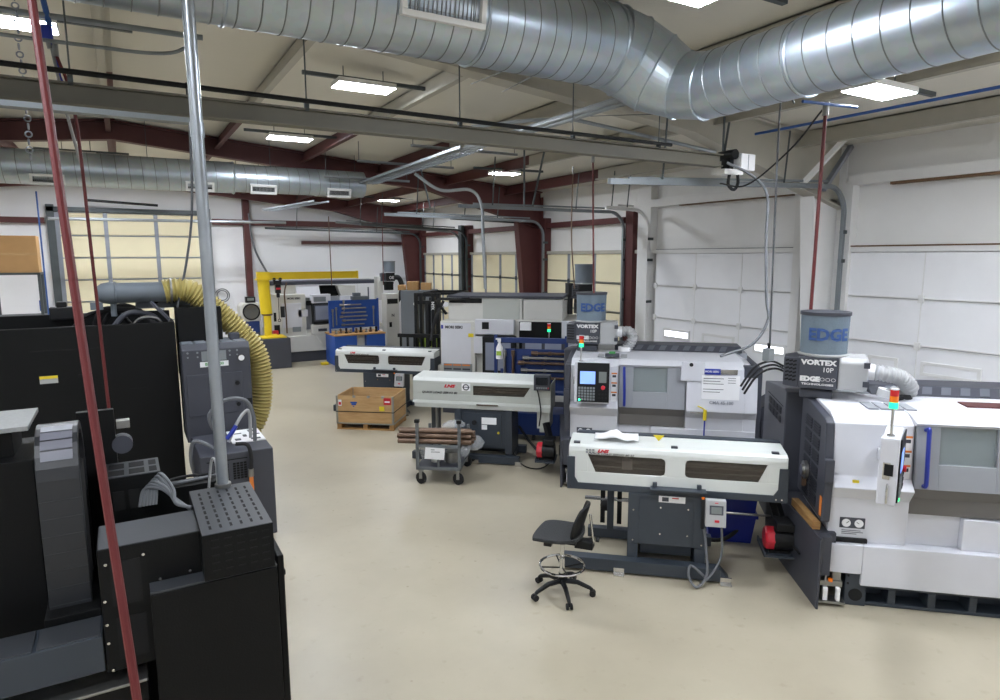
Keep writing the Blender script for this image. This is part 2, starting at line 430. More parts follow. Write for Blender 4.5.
# steel frames ----------------------------------------------------
def frame(y, m, colm, ys=-1):
    def ibeam(mb, a, b, da, db, w=.2):
        # a, b top points (x, z); da, db depths
        (x0, z0), (x1, z1) = a, b
        mb.hexa([(x0, y - .012, z0 - da), (x1, y - .012, z1 - db), (x1, y + .012, z1 - db), (x0, y + .012, z0 - da), (x0, y - .012, z0), (x1, y - .012, z1), (x1, y + .012, z1), (x0, y + .012, z0)])
        for o0, o1 in ((0, 0), (-da, -db)):
            mb.hexa([(x0, y - w / 2, z0 + o0 - .014), (x1, y - w / 2, z1 + o1 - .014), (x1, y + w / 2, z1 + o1 - .014), (x0, y + w / 2, z0 + o0 - .014),
                     (x0, y - w / 2, z0 + o0 + .014), (x1, y - w / 2, z1 + o1 + .014), (x1, y + w / 2, z1 + o1 + .014), (x0, y + w / 2, z0 + o0 + .014)])
    r = M()
    for s in (-1, 1):
        ibeam(r, (0, roof(0) - .03), (s * 5.9, roof(5.9) - .03), .3, .34)
        ibeam(r, (s * 5.9, roof(5.9) - .03), (s * 8.85, roof(8.85) - .03), .34, .86)
    struct('rafter', r, m)
    for s in (-1, 1):
        cmb = M()
        xo = s * 8.86
        for (x0, x1) in ((s * 8.55, s * 8.18),):
            cmb.hexa([(x0, y - .012, 0), (xo, y - .012, 0), (xo, y + .012, 0), (x0, y + .012, 0), (x1, y - .012, 3.78), (xo, y - .012, 3.78), (xo, y + .012, 3.78), (x1, y + .012, 3.78)])
            cmb.hexa([(x0 - s * .02, y - .1, 0), (x0, y - .1, 0), (x0, y + .1, 0), (x0 - s * .02, y + .1, 0), (x1 - s * .02, y - .1, 3.8), (x1, y - .1, 3.8), (x1, y + .1, 3.8), (x1 - s * .02, y + .1, 3.8)])
            cmb.box(xo - s * .02, y - .12, 0, xo, y + .12, 4.4)
        struct('column', cmb, colm)
frame(5.7, 'beige', 'white_steel')
frame(13.3, 'maroon', 'maroon')
frame(20.6, 'maroon', 'maroon')
for x in (-7.9, -6.35, -4.8, -3.25, -1.7, 0, 1.7, 3.25, 4.8, 6.35, 7.9):
    for y0, y1, m in ((-4.0, 9.9, 'beige'), (9.9, 21.2, 'maroon')):
        p = M(); z = roof(x) - .01; s = -1 if x < 0 else 1
        p.box(x - .006, y0, z - .2, x + .006, y1, z)
        p.box(x - .075, y0, z - .205, x + .006, y1, z - .195); p.box(x - .006, y0, z - .01, x + .075, y1, z)
        p.box(x - .075, y0, z - .2, x - .069, y1, z - .175)
        struct('purlin', p, m)
# knee brace between the white column and its rafter
struct('brace', M().bar((7.85, 5.6, 3.9), (8.0, 4.95, 4.6), .06, .06), 'white_steel')
struct('brace', M().bar((8.3, 5.56, 3.88), (8.86, 5.56, 4.5), .07, .05), 'stile')
# ------------------------------------------------------------------ ceiling services
def ribbed(mb, p, q, r, pitch=.19, n=40, rr=.006):
    p, q = Vector(p), Vector(q); mb.cyl(p, q, r, n)
    return mb
def seams(p, q, r, pitch, n=40, tilt=.06):
    mb = M(); p, q = Vector(p), Vector(q); d = q - p; L = d.length; d.normalize(); k = int(L / pitch)
    a0 = Vector((0, 0, 1)); ax = (d + a0 * tilt).normalized()
    for i in range(1, k): mb.ring(p + d * (pitch * i), ax, r + .001, .0045, n, 4)
    return mb
# near duct: one run across, an elbow, one run towards the viewer
nd = thing('spiral_duct', 'thick near galvanised spiral duct turning through a segmented elbow', 'duct', (4.6, 3.8, 4.485))
def L_(x, y, z): return (x - 4.6, y - 3.8, z - 4.485)
RD = .2925
X2, Z2, R2, Y1, Z1 = 3.855, 4.245, .233, 4.05, 4.571
M().cyl(L_(-6, Y1, Z1), L_(3.3, Y1, Z1), RD, 48).obj('duct_run', 'galv', nd, smooth=True)
seams(L_(-6, Y1, Z1), L_(3.3, Y1, Z1), RD, .125).obj('duct_seam', 'seam', nd, smooth=True)
M().cyl(L_(X2, 3.56, Z2), L_(X2, -3.9, Z2), R2, 48).obj('duct_run', 'galv', nd, smooth=True)
seams(L_(X2, 3.56, Z2), L_(X2, -3.9, Z2), R2, .155).obj('duct_seam', 'seam', nd, smooth=True)
gp = [(3.3, Y1, Z1), (3.5, 4.04, 4.52), (3.69, 3.95, 4.40), (3.81, 3.78, 4.29), (X2, 3.56, Z2)]
gr = [RD + .003, RD + .012, RD + .006, R2 + .012, R2 + .004]
M().tube([L_(*p) for p in gp], gr, 48).obj('elbow', 'galv', nd)
sm = M()
for i in range(5):
    t = Vector(gp[min(i + 1, 4)]) - Vector(gp[max(i - 1, 0)])
    sm.ring(L_(*gp[i]), t, gr[i] + .002, .008, 48, 5)
sm.obj('elbow_seam', 'galv', nd, smooth=True)
for x, y, z, r_, ax in ((3.26, Y1, Z1, RD, (1, 0, 0)), (.58, Y1, Z1, RD, (1, 0, 0)), (2.12, Y1, Z1, RD, (1, 0, 0)), (X2, 2.75, Z2, R2, (0, 1, 0))):
    M().ring(L_(x, y, z), ax, r_ + .003, .011, 48, 6).obj('coupling_band', 'galv', nd, smooth=True)
def grille(parent, w, h, nx, ny, name='supply_grille'):
    """local: face in XZ looking towards -Y"""
    f = M(); b = .035
    f.box(-w / 2, -.02, -h / 2, w / 2, .04, -h / 2 + b).box(-w / 2, -.02, h / 2 - b, w / 2, .04, h / 2).box(-w / 2, -.02, -h / 2 + b, -w / 2 + b, .04, h / 2 - b).box(w / 2 - b, -.02, -h / 2 + b, w / 2, .04, h / 2 - b)
    o = f.obj(name, 'grille', parent, bevel=.003)
    M().box(-w / 2 + b, .03, -h / 2 + b, w / 2 - b, .045, h / 2 - b).obj('grille_back', 'hole', o)
    s = M()
    for i in range(1, nx): 
        x = -w / 2 + b + (w - 2 * b) * i / nx; s.box(x - .0022, .004, -h / 2 + b, x + .0022, .014, h / 2 - b)
    for i in range(1, ny):
        z = -h / 2 + b + (h - 2 * b) * i / ny; s.box(-w / 2 + b, .012, z - .0015, w / 2 - b, .018, z + .0015)
    s.obj('grille_louvre', 'louvre', o)
    return o
g = grille(nd, .56, .265, 17, 8); g.location = L_(1.80, Y1 - .3, Z1 - .035); g.rotation_euler = (R(9), 0, 0)
# far duct
fd = thing('spiral_duct', 'long straight galvanised duct with white grilles across the maroon frame', 'duct', (1.5, 12.85, 4.42))
RF = .258
M().cyl((-8.5, 0, 0), (.35, 0, 0), RF + .015, 40).obj('duct_run', 'galvfar', fd, smooth=True)
M().cyl((.35, 0, 0), (2.78, 0, 0), RF - .01, 40).obj('duct_run', 'galvfar', fd, smooth=True)
seams((-8.5, 0, 0), (.35, 0, 0), RF + .015, .19, 32).obj('duct_seam', 'seam', fd)
seams((.35, 0, 0), (2.78, 0, 0), RF - .01, .19, 32).obj('duct_seam', 'seam', fd)
M().ring((.35, 0, 0), (1, 0, 0), RF + .01, .022, 40, 6).obj('coupling_band', 'galvfar', fd, smooth=True)
for x in (-2.42, -.22, .84, 2.24):
    g = grille(fd, .46, .17, 16, 4); g.location = (x, -.215, -.2); g.rotation_euler = (R(25), 0, 0)
hw = M()
for x in (-3, -1, 1, 2.6): hw.cyl((x, -.1, .2), (x, -.1, .85), .005, 6)
hw.obj('hanger_wire', 'trackd', fd)
hw = M()
for p, q in (((2.6, 4.34, 4.57), (2.6, 4.36, 4.98)), ((3.0, 4.33, 4.57), (3.05, 5.8, 4.65)), ((3.2, 4.33, 4.57), (3.4, 5.8, 4.62)), ((4.0, 3.4, 4.05), (4.5, 5.8, 4.5))): hw.cyl(L_(*p), L_(*q), .004, 6)
hw.obj('hanger_wire', 'trackd', nd)
# ceiling lights
def light(x, y, z, w, d, label, strut=True, rz=0):
    t = thing('ceiling_light', label, 'light', (x, y, z), rz, 'flat LED lights under the roof')
    M().box(-w / 2, -d / 2, 0, w / 2, d / 2, .05).obj('housing', 'white_steel', t, bevel=.006)
    M().box(-w / 2 + .012, -d / 2 + .012, -.006, w / 2 - .012, d / 2 - .012, 0).obj('diffuser', 'led', t)
    if strut:
        h = M().box(-w / 2 - .35, -.02, .06, w / 2 + .55, .02, .1)
        for sx in (-.25, .25): h.cyl((sx * w * 1.4, 0, .1), (sx * w * 1.4, 0, roof(x) - z - .03), .006, 6)
        h.obj('hanger_strut', 'trackd', t)
    return t
light(2.5, 7.35, 4.88, .66, .33, 'bright LED ceiling light hung between the duct grille and the long beam')
light(2.48, 11.0, 4.88, .68, .34, 'LED ceiling light seen just under the long beam, before the maroon frame')
light(6.4, 10.85, 4.55, .55, .3, 'LED ceiling light beside the maroon rafter above the cream doors', rz=-.1)
light(6.75, 18.1, 4.6, .62, .35, 'small far LED ceiling light behind the end of the far duct')
light(5.7, 3.36, 4.38, .62, .32, 'LED ceiling light beside the duct run coming towards the viewer')
light(-.62, 6.85, 4.9, .6, .34, 'LED ceiling light beside the hanging chain and blue pipe')
light(2.7, 2.73, 4.44, .66, .34, 'LED ceiling light at the top of the view above the duct elbow')
for i, (x, y, z) in enumerate([(-4.5, 7, 4.85), (-4.5, 11, 4.85), (-4.5, 3, 4.85), (-1.4, 1.5, 5.0), (6.4, -.4, 4.55), (-1.2, -2, 5.0), (-4.6, 15.5, 4.7), (-4.6, 19, 4.7), (-5, -1.5, 4.7), (2.5, 15.2, 4.85), (-.6, 15.2, 4.95), (2.5, 18.6, 4.85), (-.6, 18.6, 4.95), (6.4, 1.2, 4.55)]):  # unseen lamps added to brighten the hall, some behind the far duct
    light(x, y, z, .66, .34, 'added LED ceiling light kept out of sight to brighten the hall')
# long beam with conduit
bm_ = thing('crane_beam', 'long grey-green steel beam spanning the hall below the rafters', 'beam', (2.7, 5.2, 3.98))
b = M().box(-3.6, -.012, .012, 3.15, .012, .125).box(-3.6, -.06, 0, 3.15, .06, .014).box(-3.6, -.06, .122, 3.15, .06, .135)
K['beamgreen'] = mat('grey_green_beam', (106, 102, 90), 0.55, var=0.05)
b.obj('web', 'beamgreen', bm_)
M().bar((-3.6, -.12, -.05), (-2.2, -.1, -.05), .1, .035).obj('channel', 'track', bm_)
cp = M()
for i, x in enumerate((-2.9, -1.4, -.1, 1.1, 2.2)): cp.cyl((x, -.04, .13), (x, -.04, roof(2.7 + x) - 4.0), .006, 6).box(x - .015, -.06, .12, x + .015, -.02, .18)
cp.obj('hanger_rod', 'trackd', bm_)
t = M().tube([(-.9, 5.08, 4.17), (1.0, 5.08, 4.155), (3.0, 5.08, 4.14), (5.0, 5.08, 4.135)], .018, 10).obj('conduit', 'blackm')
tag(t, 'black pipe running along the top of the long beam', 'pipe')
# door opener on the end of the beam
op = thing('door_opener', 'door opener with black motor drum and white control box at the beam end', 'motor', (5.96, 5.15, 3.92))
M().box(-.18, -.1, -.03, .12, .1, .03).obj('base_plate', 'white_steel', op, bevel=.01)
M().cyl((-.02, -.1, .19), (-.02, .12, .19), .055, 20).cyl((-.02, .12, .19), (-.02, .15, .19), .04, 20).box(-.06, -.06, .03, .0, .06, .15).obj('motor_drum', 'blackm', op, smooth=True)
M().box(.03, -.14, .02, .26, -.02, .2).obj('control_box', 'paper', op, bevel=.008)
M().bar((.14, -.145, .03), (.14, -.145, .19), .006, .004).obj('box_seam', 'stile', op)
M().bar((-.02, .08, .2), (-.02, .08, .62), .025, .01).bar((.02, .1, .2), (.2, .2, .6), .025, .01).obj('strap_iron', 'trackd', op)
M().tube(cr([(-.06, -.06, -.03), (-.08, -.07, -.14), (0, -.08, -.19), (.06, -.08, -.12), (.05, -.08, -.02)]), .018, 8).obj('drive_belt', 'rubber', op)
# overhead door tracks
def track(y, x_end, zw, ze, label, m='track', s=1):
    t = thing('door_track', label, 'track', (8.74, y, 0), 0, 'overhead door tracks')
    M().tube([(0, 0, .05), (0, 0, zw - .4)], .035, 4).obj('vertical_rail', m, t)
    rad = .36
    M().tube([(-rad * (1 - math.cos(a)), 0, zw - .4 + rad * math.sin(a)) for a in [R(9 * i) for i in range(11)]], .035, 4).obj('curved_rail', m, t)
    M().bar((-rad, 0, zw - .04), (x_end - 8.74, 0, ze), .05, .06).bar((-rad, .03, zw + .03), (x_end - 8.74 + .3, .03, ze + .05), .03, .03).obj('horizontal_rail', m, t)
    h = M()
    for f in (.25, .8):
        x = -rad + (x_end - 8.74 + rad) * f; h.cyl((x, 0, zw + (ze - zw) * f), (x + .06, 0, roof(8.74 + x) - .1), .012, 6)
    h.obj('hanger_rod', 'trackd', t)
    for z in (1.2, 2.1, 2.9, 3.3): M().box(-.02, -.03, z, .12, .03, z + .05).obj('bracket', 'trackd', t)
    return t
track(5.52, 4.55, 3.97, 3.79, 'white-door track ending under the black motor beside the white column')
track(9.42, 7.7, 3.9, 3.88, 'short track at the far jamb of the middle white door', 'white_steel')
track(10.12, 5.06, 3.9, 3.86, 'track at the dark maroon jamb of the cream door beside the white doors')
track(13.0, 4.78, 3.86, 3.87, 'track beside the tapered maroon column')
track(13.62, 6.6, 3.86, 3.87, 'short track on the far side of the tapered maroon column', 'trackd')
track(17.0, 5.6, 3.8, 3.85, 'track at the jamb between the two far cream doors', 'trackd')
track(17.42, 5.03, 3.76, 3.92, 'long track of the cream door next to the corner', 'track')
track(20.42, 3.76, 3.8, 3.85, 'track in the far corner of the hall', 'trackd')
t = M().box(8.62, 17.1, 0, 8.72, 17.3, 3.9); tag(t.obj('jamb_post', 'trackd'), 'dark steel jamb post between the two far cream doors', 'post')
# cable trays
def tray(name, p, q, w, label, n):
    t = thing(name, label, 'cable tray', p); p, q = Vector(p), Vector(q); d = q - p; L = d.length
    s = M()
    for sx in (-w / 2, w / 2): s.bar((sx, 0, 0), Vector((sx, 0, 0)) + d, .012, .035)
    s.obj('side_rail', 'conduit', t)
    m = M()
    for i in range(n): m.bar(Vector((-w / 2, 0, -.02)) + d * ((i + .5) / n), Vector((w / 2, 0, -.02)) + d * ((i + .5) / n), .02, .012)
    for i in range(1, 4): m.bar(Vector((-w / 2 + w * i / 4, 0, -.025)), Vector((-w / 2 + w * i / 4, 0, -.025)) + d, .01, .01)
    m.obj('wire_rung', 'conduit', t)
    return t
tray('cable_tray', (4.1, 7.8, 4.42), (4.32, 12.6, 4.44), .34, 'wire mesh cable tray running from the long beam to the far duct end', 42)
tray('cable_tray', (3.6, 13.4, 4.12), (3.1, 16.2, 4.1), .3, 'small cable tray under the end of the far duct', 26)
for i, (y, x0, x1, z) in enumerate([(9.5, 3.95, 5.85, 4.66), (11.2, 3.65, 5.5, 4.62), (12.4, 3.4, 5.1, 4.47)]):
    t = thing('strut_channel', ['strut channel holding the cable tray just past the long beam', 'middle strut channel under the cable tray', 'strut channel under the cable tray beside the far duct end'][i], 'strut', (x0, y, z))
    L = x1 - x0
    M().box(0, -.02, 0, L, .02, .012).box(0, -.02, 0, L, -.014, .04).box(0, .014, 0, L, .02, .04).obj('channel', 'conduit', t)
    M().cyl((.03, 0, 0), (.03, 0, roof(x0) - z - .04), .006, 6).cyl((L - .05, 0, 0), (L - .05, 0, roof(x1) - z - .04), .006, 6).obj('threaded_rod', 'trackd', t)
for i in range(4):
    x = 4.02 + i * .06; zz = 4.4 + (i % 2) * .04
    t = M().tube([(x, 4.3, zz), (x - .02, 7.9, zz)], .022, 10).obj('conduit', 'conduit', smooth=True)
    tag(t, ['outermost', 'second', 'third', 'innermost'][i] + ' conduit of the bundle running under the duct elbow', 'conduit', 'conduits under the duct elbow')
t = M().tube(cr([(3.95, 7.5, 4.62), (4.3, 6.6, 4.58), (4.6, 6.3, 4.55), (4.75, 6.2, 4.53), (6.4, 5.75, 4.26)]), .022, 8).obj('conduit', 'conduit', smooth=True)
tag(t, 'bent conduit leaving the bundle along the near rafter', 'conduit')
# pipes, hoses, cables
def line(name, pts, r, m, label, cat, n=10, sm=8, smooth=True):
    t = M().tube(cr(pts, sm) if sm else pts, r, n).obj(name, m, smooth=smooth); return tag(t, label, cat)
line('air_pipe', [(6.86, -3.8, 4.47), (6.8, 5.5, 4.47)], .016, 'bluepipe', 'blue air pipe along the purlin beside the LED light', 'pipe', sm=0)
line('air_pipe', [(4.6, 3.3, 4.17), (5.3, 3.3, 4.2)], .012, 'bluepipe', 'short blue air pipe between duct and LED light', 'pipe', sm=0)
def drop(pts, r, m, label, fit='steel', end=None, name='hanging_hose'):
    t = thing(name, label, 'hose', pts[0])
    o = Vector(pts[0]); P = [Vector(p) - o for p in pts]
    M().tube(cr(P, 6), r, 10).obj('hose', m, t, smooth=True)
    M().cyl((0, 0, -.03), (0, 0, .07), r * 1.8, 10).obj('fitting', fit, t)
    return t
drop([(4.92, 3.32, 4.13), (4.91, 3.32, 3.4), (4.9, 3.32, 2.56)], .014, 'redhose', 'red hose hanging from the blue pipe down to the filter canister')
drop([(5.02, 6.4, 4.15), (5.0, 6.35, 3.4), (4.99, 6.3, 2.55)], .011, 'redhose', 'thin red hose hanging over the canister of the middle lathe')
drop([(5.52, 7.48, 4.16), (5.45, 7.4, 3.3), (5.44, 7.3, 2.55)], .009, 'bronze', 'thin brown hose hanging beside the thin red hose')
line('hanging_cable', [(4.72, 3.46, 4.2), (4.62, 3.45, 4.26), (4.5, 3.42, 4.16), (4.42, 3.35, 3.2), (4.3, 3.24, 2.32)], .008, 'cabledark', 'grey cable hanging from the duct with a box on its end', 'cable')
pb = thing('socket_box', 'small grey pendant box hanging on a cable before the white door', 'box', (4.29, 3.24, 2.24))
M().box(-.035, -.03, -.05, .035, .03, .05).obj('box_body', 'track', pb, bevel=.006); M().cyl((0, 0, .05), (0, 0, .09), .012, 8).obj('cord_grip', 'blackm', pb)
line('hanging_conduit', [(5.75, 5.0, 4.0), (5.98, 4.85, 3.86), (6.1, 4.74, 3.65), (6.06, 4.69, 3.17), (6.03, 4.62, 2.55), (6.02, 4.58, 2.3), (5.85, 4.63, 2.05), (5.5, 4.75, 1.93)], .015, 'wire', 'grey flexible conduit looping from the motor down to the middle lathe', 'conduit')
line('hanging_cable', [(5.14, 3.5, 4.2), (5.3, 3.9, 3.95), (5.6, 4.6, 3.72), (6.0, 5.3, 3.82)], .008, 'rubber', 'thin black cable sagging across the white column', 'cable')
line('hanging_conduit', [(4.03, 9.56, 4.27), (4.35, 9.33, 4.02), (4.75, 9.1, 4.02), (4.88, 8.98, 3.79), (4.87, 8.91, 3.33), (4.9, 8.9, 2.5)], .025, 'conduit', 'curved silver conduit dropping to the white machine behind the blue cart', 'conduit')
line('hanging_hose', [(-.2, 2.5, 4.3), (-.157, 2.29, 3.6), (-.1, 2.05, 2.6), (-.05, 1.86, 1.78), (-.03, 1.8, 1.3)], .0115, 'redhose', 'thick red hose hanging beside the galvanised pole, closest to the viewer', 'hose')
drop([(-.31, 6.0, 4.5), (-.225, 6.0, 4.1), (-.2, 6.0, 3.06), (-.17, 6.0, 1.2)], .012, 'redhose', 'thin red hose hanging from the blue valve down behind the black upright plate')
line('hanging_cable', [(.8, 8.6, 5.0), (.8, 8.6, 4.4), (.76, 8.55, 3.55), (.66, 8.5, 2.95), (.52, 8.4, 2.42)], .014, 'cabledark', 'dark cable hanging past the galvanised pole into the big black machine', 'cable')
pl = thing('conduit_pole', 'tall galvanised conduit pole rising from the perforated black box', 'pole', (.39, 3.71, 1.752))
M().cyl((0, 0, 0), (-.02, -.02, 3.3), .03, 20).obj('pipe', 'conduit', pl, smooth=True)
M().cyl((0, 0, 0), (0, 0, .02), .042, 20).obj('flange', 'steel', pl, smooth=True)
M().cyl((-.011, -.011, 1.85), (-.012, -.012, 1.92), .034, 20).obj('coupling', 'conduit', pl, smooth=True)
# blue pipe drop, chain, rods at the upper corner
bp = thing('air_drop', 'blue air pipe drop with blue valve next to the hanging chain', 'pipe', (-.35, 6.0, 4.56))
M().tube([(0.02, 0, .12), (-.06, -.05, .72)], .02, 10).obj('pipe', 'bluepipe', bp, smooth=True)
M().box(-.035, -.035, .02, .035, .035, .12).obj('valve', 'blueh', bp, bevel=.008)
M().cyl((0, 0, .02), (.01, 0, -.04), .018, 10).tube([(.02, 0, -.04), (.06, .02, -.4), (.14, .1, -.9)], .011, 8).obj('nipple', 'steel', bp, smooth=True)
M().tube(cr([(.02, 0, 0), (.05, .02, -.12), (.05, .02, -.22), (.08, .05, -.3)]), .013, 8).obj('lever', 'blueh', bp)
ch = M()
for i in range(26): ch.ring((-.52 + .004 * math.sin(i), 5.95, 5.1 - i * .055), (1, 0, 0) if i % 2 else (0, 1, 0), .02, .006, 10, 5)
tag(ch.obj('hanging_chain', 'stile', smooth=True), 'steel chain hanging in front of the LED light', 'chain')
line('conduit', [(-2, 6.0, 4.73), (.7, 6.0, 4.76)], .022, 'track', 'upper grey conduit crossing before the chain', 'conduit', sm=0)
line('conduit', [(-2, 5.9, 4.55), (-.2, 5.9, 4.55), (.4, 5.9, 4.57), (.62, 5.9, 4.68)], .014, 'track', 'thin bent conduit under the upper grey conduit', 'conduit')
line('hanger_rod', [(-.7, 5.3, 4.1), (-.7, 5.3, 5.15)], .008, 'trackd', 'thin vertical rod hanging beside the chain', 'rod', sm=0)
line('hanging_conduit', [(-1.5, 19.6, 3.95), (4.2, 19.6, 3.98)], .04, 'conduit', 'conduit crossing above the back door', 'conduit', sm=0)
line('torsion_rail', [(-.7, 20.6, 4.5), (.98, 20.6, 4.42)], .035, 'blackm', 'black torsion tube above the back door', 'tube', sm=0)
line('air_pipe', [(-1.75, 20.4, 4.66), (-1.75, 20.4, 0.0)], .02, 'bluepipe', 'vertical blue pipe beside the back door', 'pipe', sm=0)
line('hanging_cable', [(3.4, 20.9, 4.3), (3.5, 20.9, 3.3), (3.95, 20.9, 2.3)], .03, 'wire', 'grey cable hanging on the back wall over the yellow jib', 'cable')
line('hanging_hose', [(5.0, 18.0, 4.1), (5.02, 18.0, 2.2)], .014, 'bronze', 'thin brown hose hanging over the yellow jib arm end', 'hose', sm=0)
line('hanging_hose', [(6.4, 17.6, 4.1), (6.38, 17.6, 2.2)], .012, 'redhose', 'thin hose hanging before the back wall by the corner', 'hose', sm=0)
line('hanger_rod', [(4.9, 11.5, 4.9), (5.15, 11.5, 3.9)], .016, 'trackd', 'dark slanted hanger rod before the maroon rafter', 'rod', sm=0)
line('hanger_rod', [(5.7, 8.4, 4.75), (5.45, 8.4, 3.75)], .016, 'trackd', 'dark slanted hanger rod beside the thin brown hose', 'rod', sm=0)
line('hanger_rod', [(5.3, 8.4, 4.75), (5.3, 8.4, 3.75)], .014, 'trackd', 'dark upright hanger rod beside the slanted rod', 'rod', sm=0)
# ------------------------------------------------------------------ the row of lathes
def stickers(parent, u0, u1, z0, z1, v, n=3):
    s = M().box(u0, v - .002, z0, u1, v, z1); o = s.obj('warning_sticker', 'paper', parent)
    m = M(); h = (z1 - z0) / n
    for i in range(n): m.box(u0, v - .004, z1 - h * i - .018, u1, v - .002, z1 - h * i)
    m.obj('sticker_stripe', 'orange', o)
    m = M()
    for i in range(n): m.box(u0 + .012, v - .004, z1 - h * i - .06, u1 - .012, v - .002, z1 - h * i - .03)
    m.obj('sticker_print', 'dgrey', o)

def beacon(parent, x, y, z, pole):
    b = M().cyl((x, y, z), (x, y, z + pole), .011, 10).cyl((x, y, z), (x, y, z + .012), .028, 12)
    o = b.obj('beacon_pole', 'chrome', parent, smooth=True)
    for i, (k, nm) in enumerate((('lamp_green', 'green_lamp'), ('lamp_amber', 'amber_lamp'), ('lamp_red', 'red_lamp'))):
        M().cyl((x, y, z + pole + .048 * i), (x, y, z + pole + .048 * i + .046), .03, 16).obj(nm, k, o, smooth=True)
    M().cyl((x, y, z + pole + .144), (x, y, z + pole + .152), .03, 16).obj('beacon_cap', 'white', o)

def vents(parent, x, y0, y1, z0, z1, ny, nz, name='vent_grille', m='dgrey2'):
    g = M(); dy = (y1 - y0) / ny; dz = (z1 - z0) / nz
    for i in range(ny):
        for j in range(nz):
            a = y0 + dy * i + dy * .12; b = a + dy * .76; c = z0 + dz * j + dz * .12; d = c + dz * .76
            g.box(x - .003, a, c, x + .001, b, d)
            for k in range(4):
                q = c + (d - c) * (k + .5) / 4
                g.hexa([(x - .012, a, q - .006), (x - .002, a, q - .012), (x - .002, b, q - .012), (x - .012, b, q - .006), (x - .012, a, q), (x - .002, a, q - .004), (x - .002, b, q - .004), (x - .012, b, q)])
    return g.obj(name, m, parent)

def lathe_machine(loc, label, ctrl='front', beac=.18):
    t = thing('cnc_lathe', label, 'lathe', loc, UD, 'row of white lathes')
    # white shell, left of the door
    prof = [(.05, .56), (.05, .98), (-.04, 1.08), (.02, 1.62), (.2, 1.675), (.9, 1.695), (.9, .56)]
    M().prism([(.05, .56), (.04, .95), (-.05, 1.07), (.045, 1.15), (.07, 1.6), (.22, 1.67), (.9, 1.695), (.9, .56)], 'x', -.03, .585).obj('front_panel', 'white', t, bevel=.008)
    # shell right of the door, with a chamfered upper corner
    pr = M(); pr.prism(prof, 'x', 1.425, 2.12)
    a = prof; b = [(.05, .56), (.05, .98), (.0, 1.08), (.06, 1.53), (.2, 1.58), (.9, 1.6), (.9, .56)]
    n = len(a); pr.add([(2.12, v, z) for v, z in a] + [(2.27, v, z) for v, z in b], [(i, (i + 1) % n, (i + 1) % n + n, i + n) for i in range(n)] + [list(range(n, 2 * n))])
    pr.obj('side_panel', 'white', t, bevel=.006)
    # header over the door, cabin behind
    M().prism([(.03, 1.63), (.2, 1.675), (.9, 1.695), (.9, 1.6), (.06, 1.6)], 'x', .585, 1.425).obj('door_header', 'white', t, bevel=.005)
    M().box(.05, .9, .2, 2.27, 1.75, 1.695).obj('rear_body', 'doorg', t, bevel=.01)
    M().box(.62, .5, .6, 1.4, .9, 1.6).obj('cabin_lining', 'white', t)
    tg = M().prism([(.86, 1.697), (1.0, 1.77), (1.35, 1.77), (1.5, 1.697)], 'x', .5, 2.2)
    og = tg.obj('top_guard', 'dgrey', t, bevel=.008)
    sl = M()
    for i in range(9): sl.hexa([(.62 + i * .16, .885, 1.7115), (.7 + i * .16, .885, 1.7115), (.74 + i * .16, .985, 1.7635), (.66 + i * .16, .985, 1.7635), (.62 + i * .16, .883, 1.7140), (.7 + i * .16, .883, 1.7140), (.74 + i * .16, .983, 1.7660), (.66 + i * .16, .983, 1.7660)])
    sl.obj('guard_slot', 'slot', og)
    tp = M()
    for i in range(4): tp.box(.3 + i * .1, .3, 1.676, .38 + i * .1, .55, 1.69)
    tp.obj('roof_vent', 'doorg', t)
    # door: window hole framed by four panels
    dz = [(.075, .84), (.075, .98), (.01, 1.08), (.055, 1.625)]
    def zv(z): return .01 + .045 * (z - 1.08) / .565
    d = M(); x0, x1, w0, w1, a0, a1 = .595, 1.415, .77, 1.19, 1.29, 1.6
    for (xa, xb, za, zb) in ((x0, w0, 1.08, 1.625), (w1, x1, 1.08, 1.625), (w0, w1, 1.08, a0), (w0, w1, a1, 1.625)):
        d.hexa([(xa, zv(za), za), (xb, zv(za), za), (xb, zv(za) + .05, za), (xa, zv(za) + .05, za), (xa, zv(zb), zb), (xb, zv(zb), zb), (xb, zv(zb) + .05, zb), (xa, zv(zb) + .05, zb)])
    dr = d.obj('sliding_door', 'doorg', t, bevel=.003)
    M().prism([(.075, .84), (.075, .98), (.01, 1.08), (.06, 1.08), (.12, .98), (.12, .84)], 'x', x0, x1).obj('door_skirt', 'doord', dr)
    M().hexa([(w0, zv(a0) + .02, a0), (w1, zv(a0) + .02, a0), (w1, zv(a0) + .026, a0), (w0, zv(a0) + .026, a0), (w0, zv(a1) + .02, a1), (w1, zv(a1) + .02, a1), (w1, zv(a1) + .026, a1), (w0, zv(a1) + .026, a1)]).obj('window_glass', 'coolglass', dr)
    hd = M().tube(cr([(.655, .035, 1.58), (.655, -.02, 1.6), (.655, -.025, 1.56), (.66, -.025, 1.4), (.665, -.03, 1.18), (.665, -.025, 1.12), (.665, .01, 1.11)], 4), .017, 8)
    hd.obj('door_handle', 'blueh', dr, smooth=True)
    # chip tray ledge and lower panels
    M().box(.24, -.02, .2, 2.27, .4, .56).box(-.02, -.02, .3, .24, .4, .56).obj('lower_panel', 'white', t, bevel=.008)
    M().box(1.0, .04, .56, 2.27, .35, .83).box(.585, .1, .56, 1.0, .35, .84).obj('tray_panel', 'white', t, bevel=.006)
    bed = M().box(.13, .03, .0, 2.27, .35, .03).box(.13, .03, .16, 2.27, .35, .2).box(.13, .2, .03, 2.27, .35, .16)
    for x in (.13, .48, .79, 1.1, 1.42, 1.74, 2.06): bed.box(x, .03, .03, x + .06, .2, .16)
    bed.box(.13, .01, .0, .3, .03, .3)
    bo = bed.obj('casting_base', 'fdark', t, bevel=.006)
    M().cyl((.215, .005, .1), (.215, .02, .1), .055, 20).obj('casting_hole', 'hole', bo)
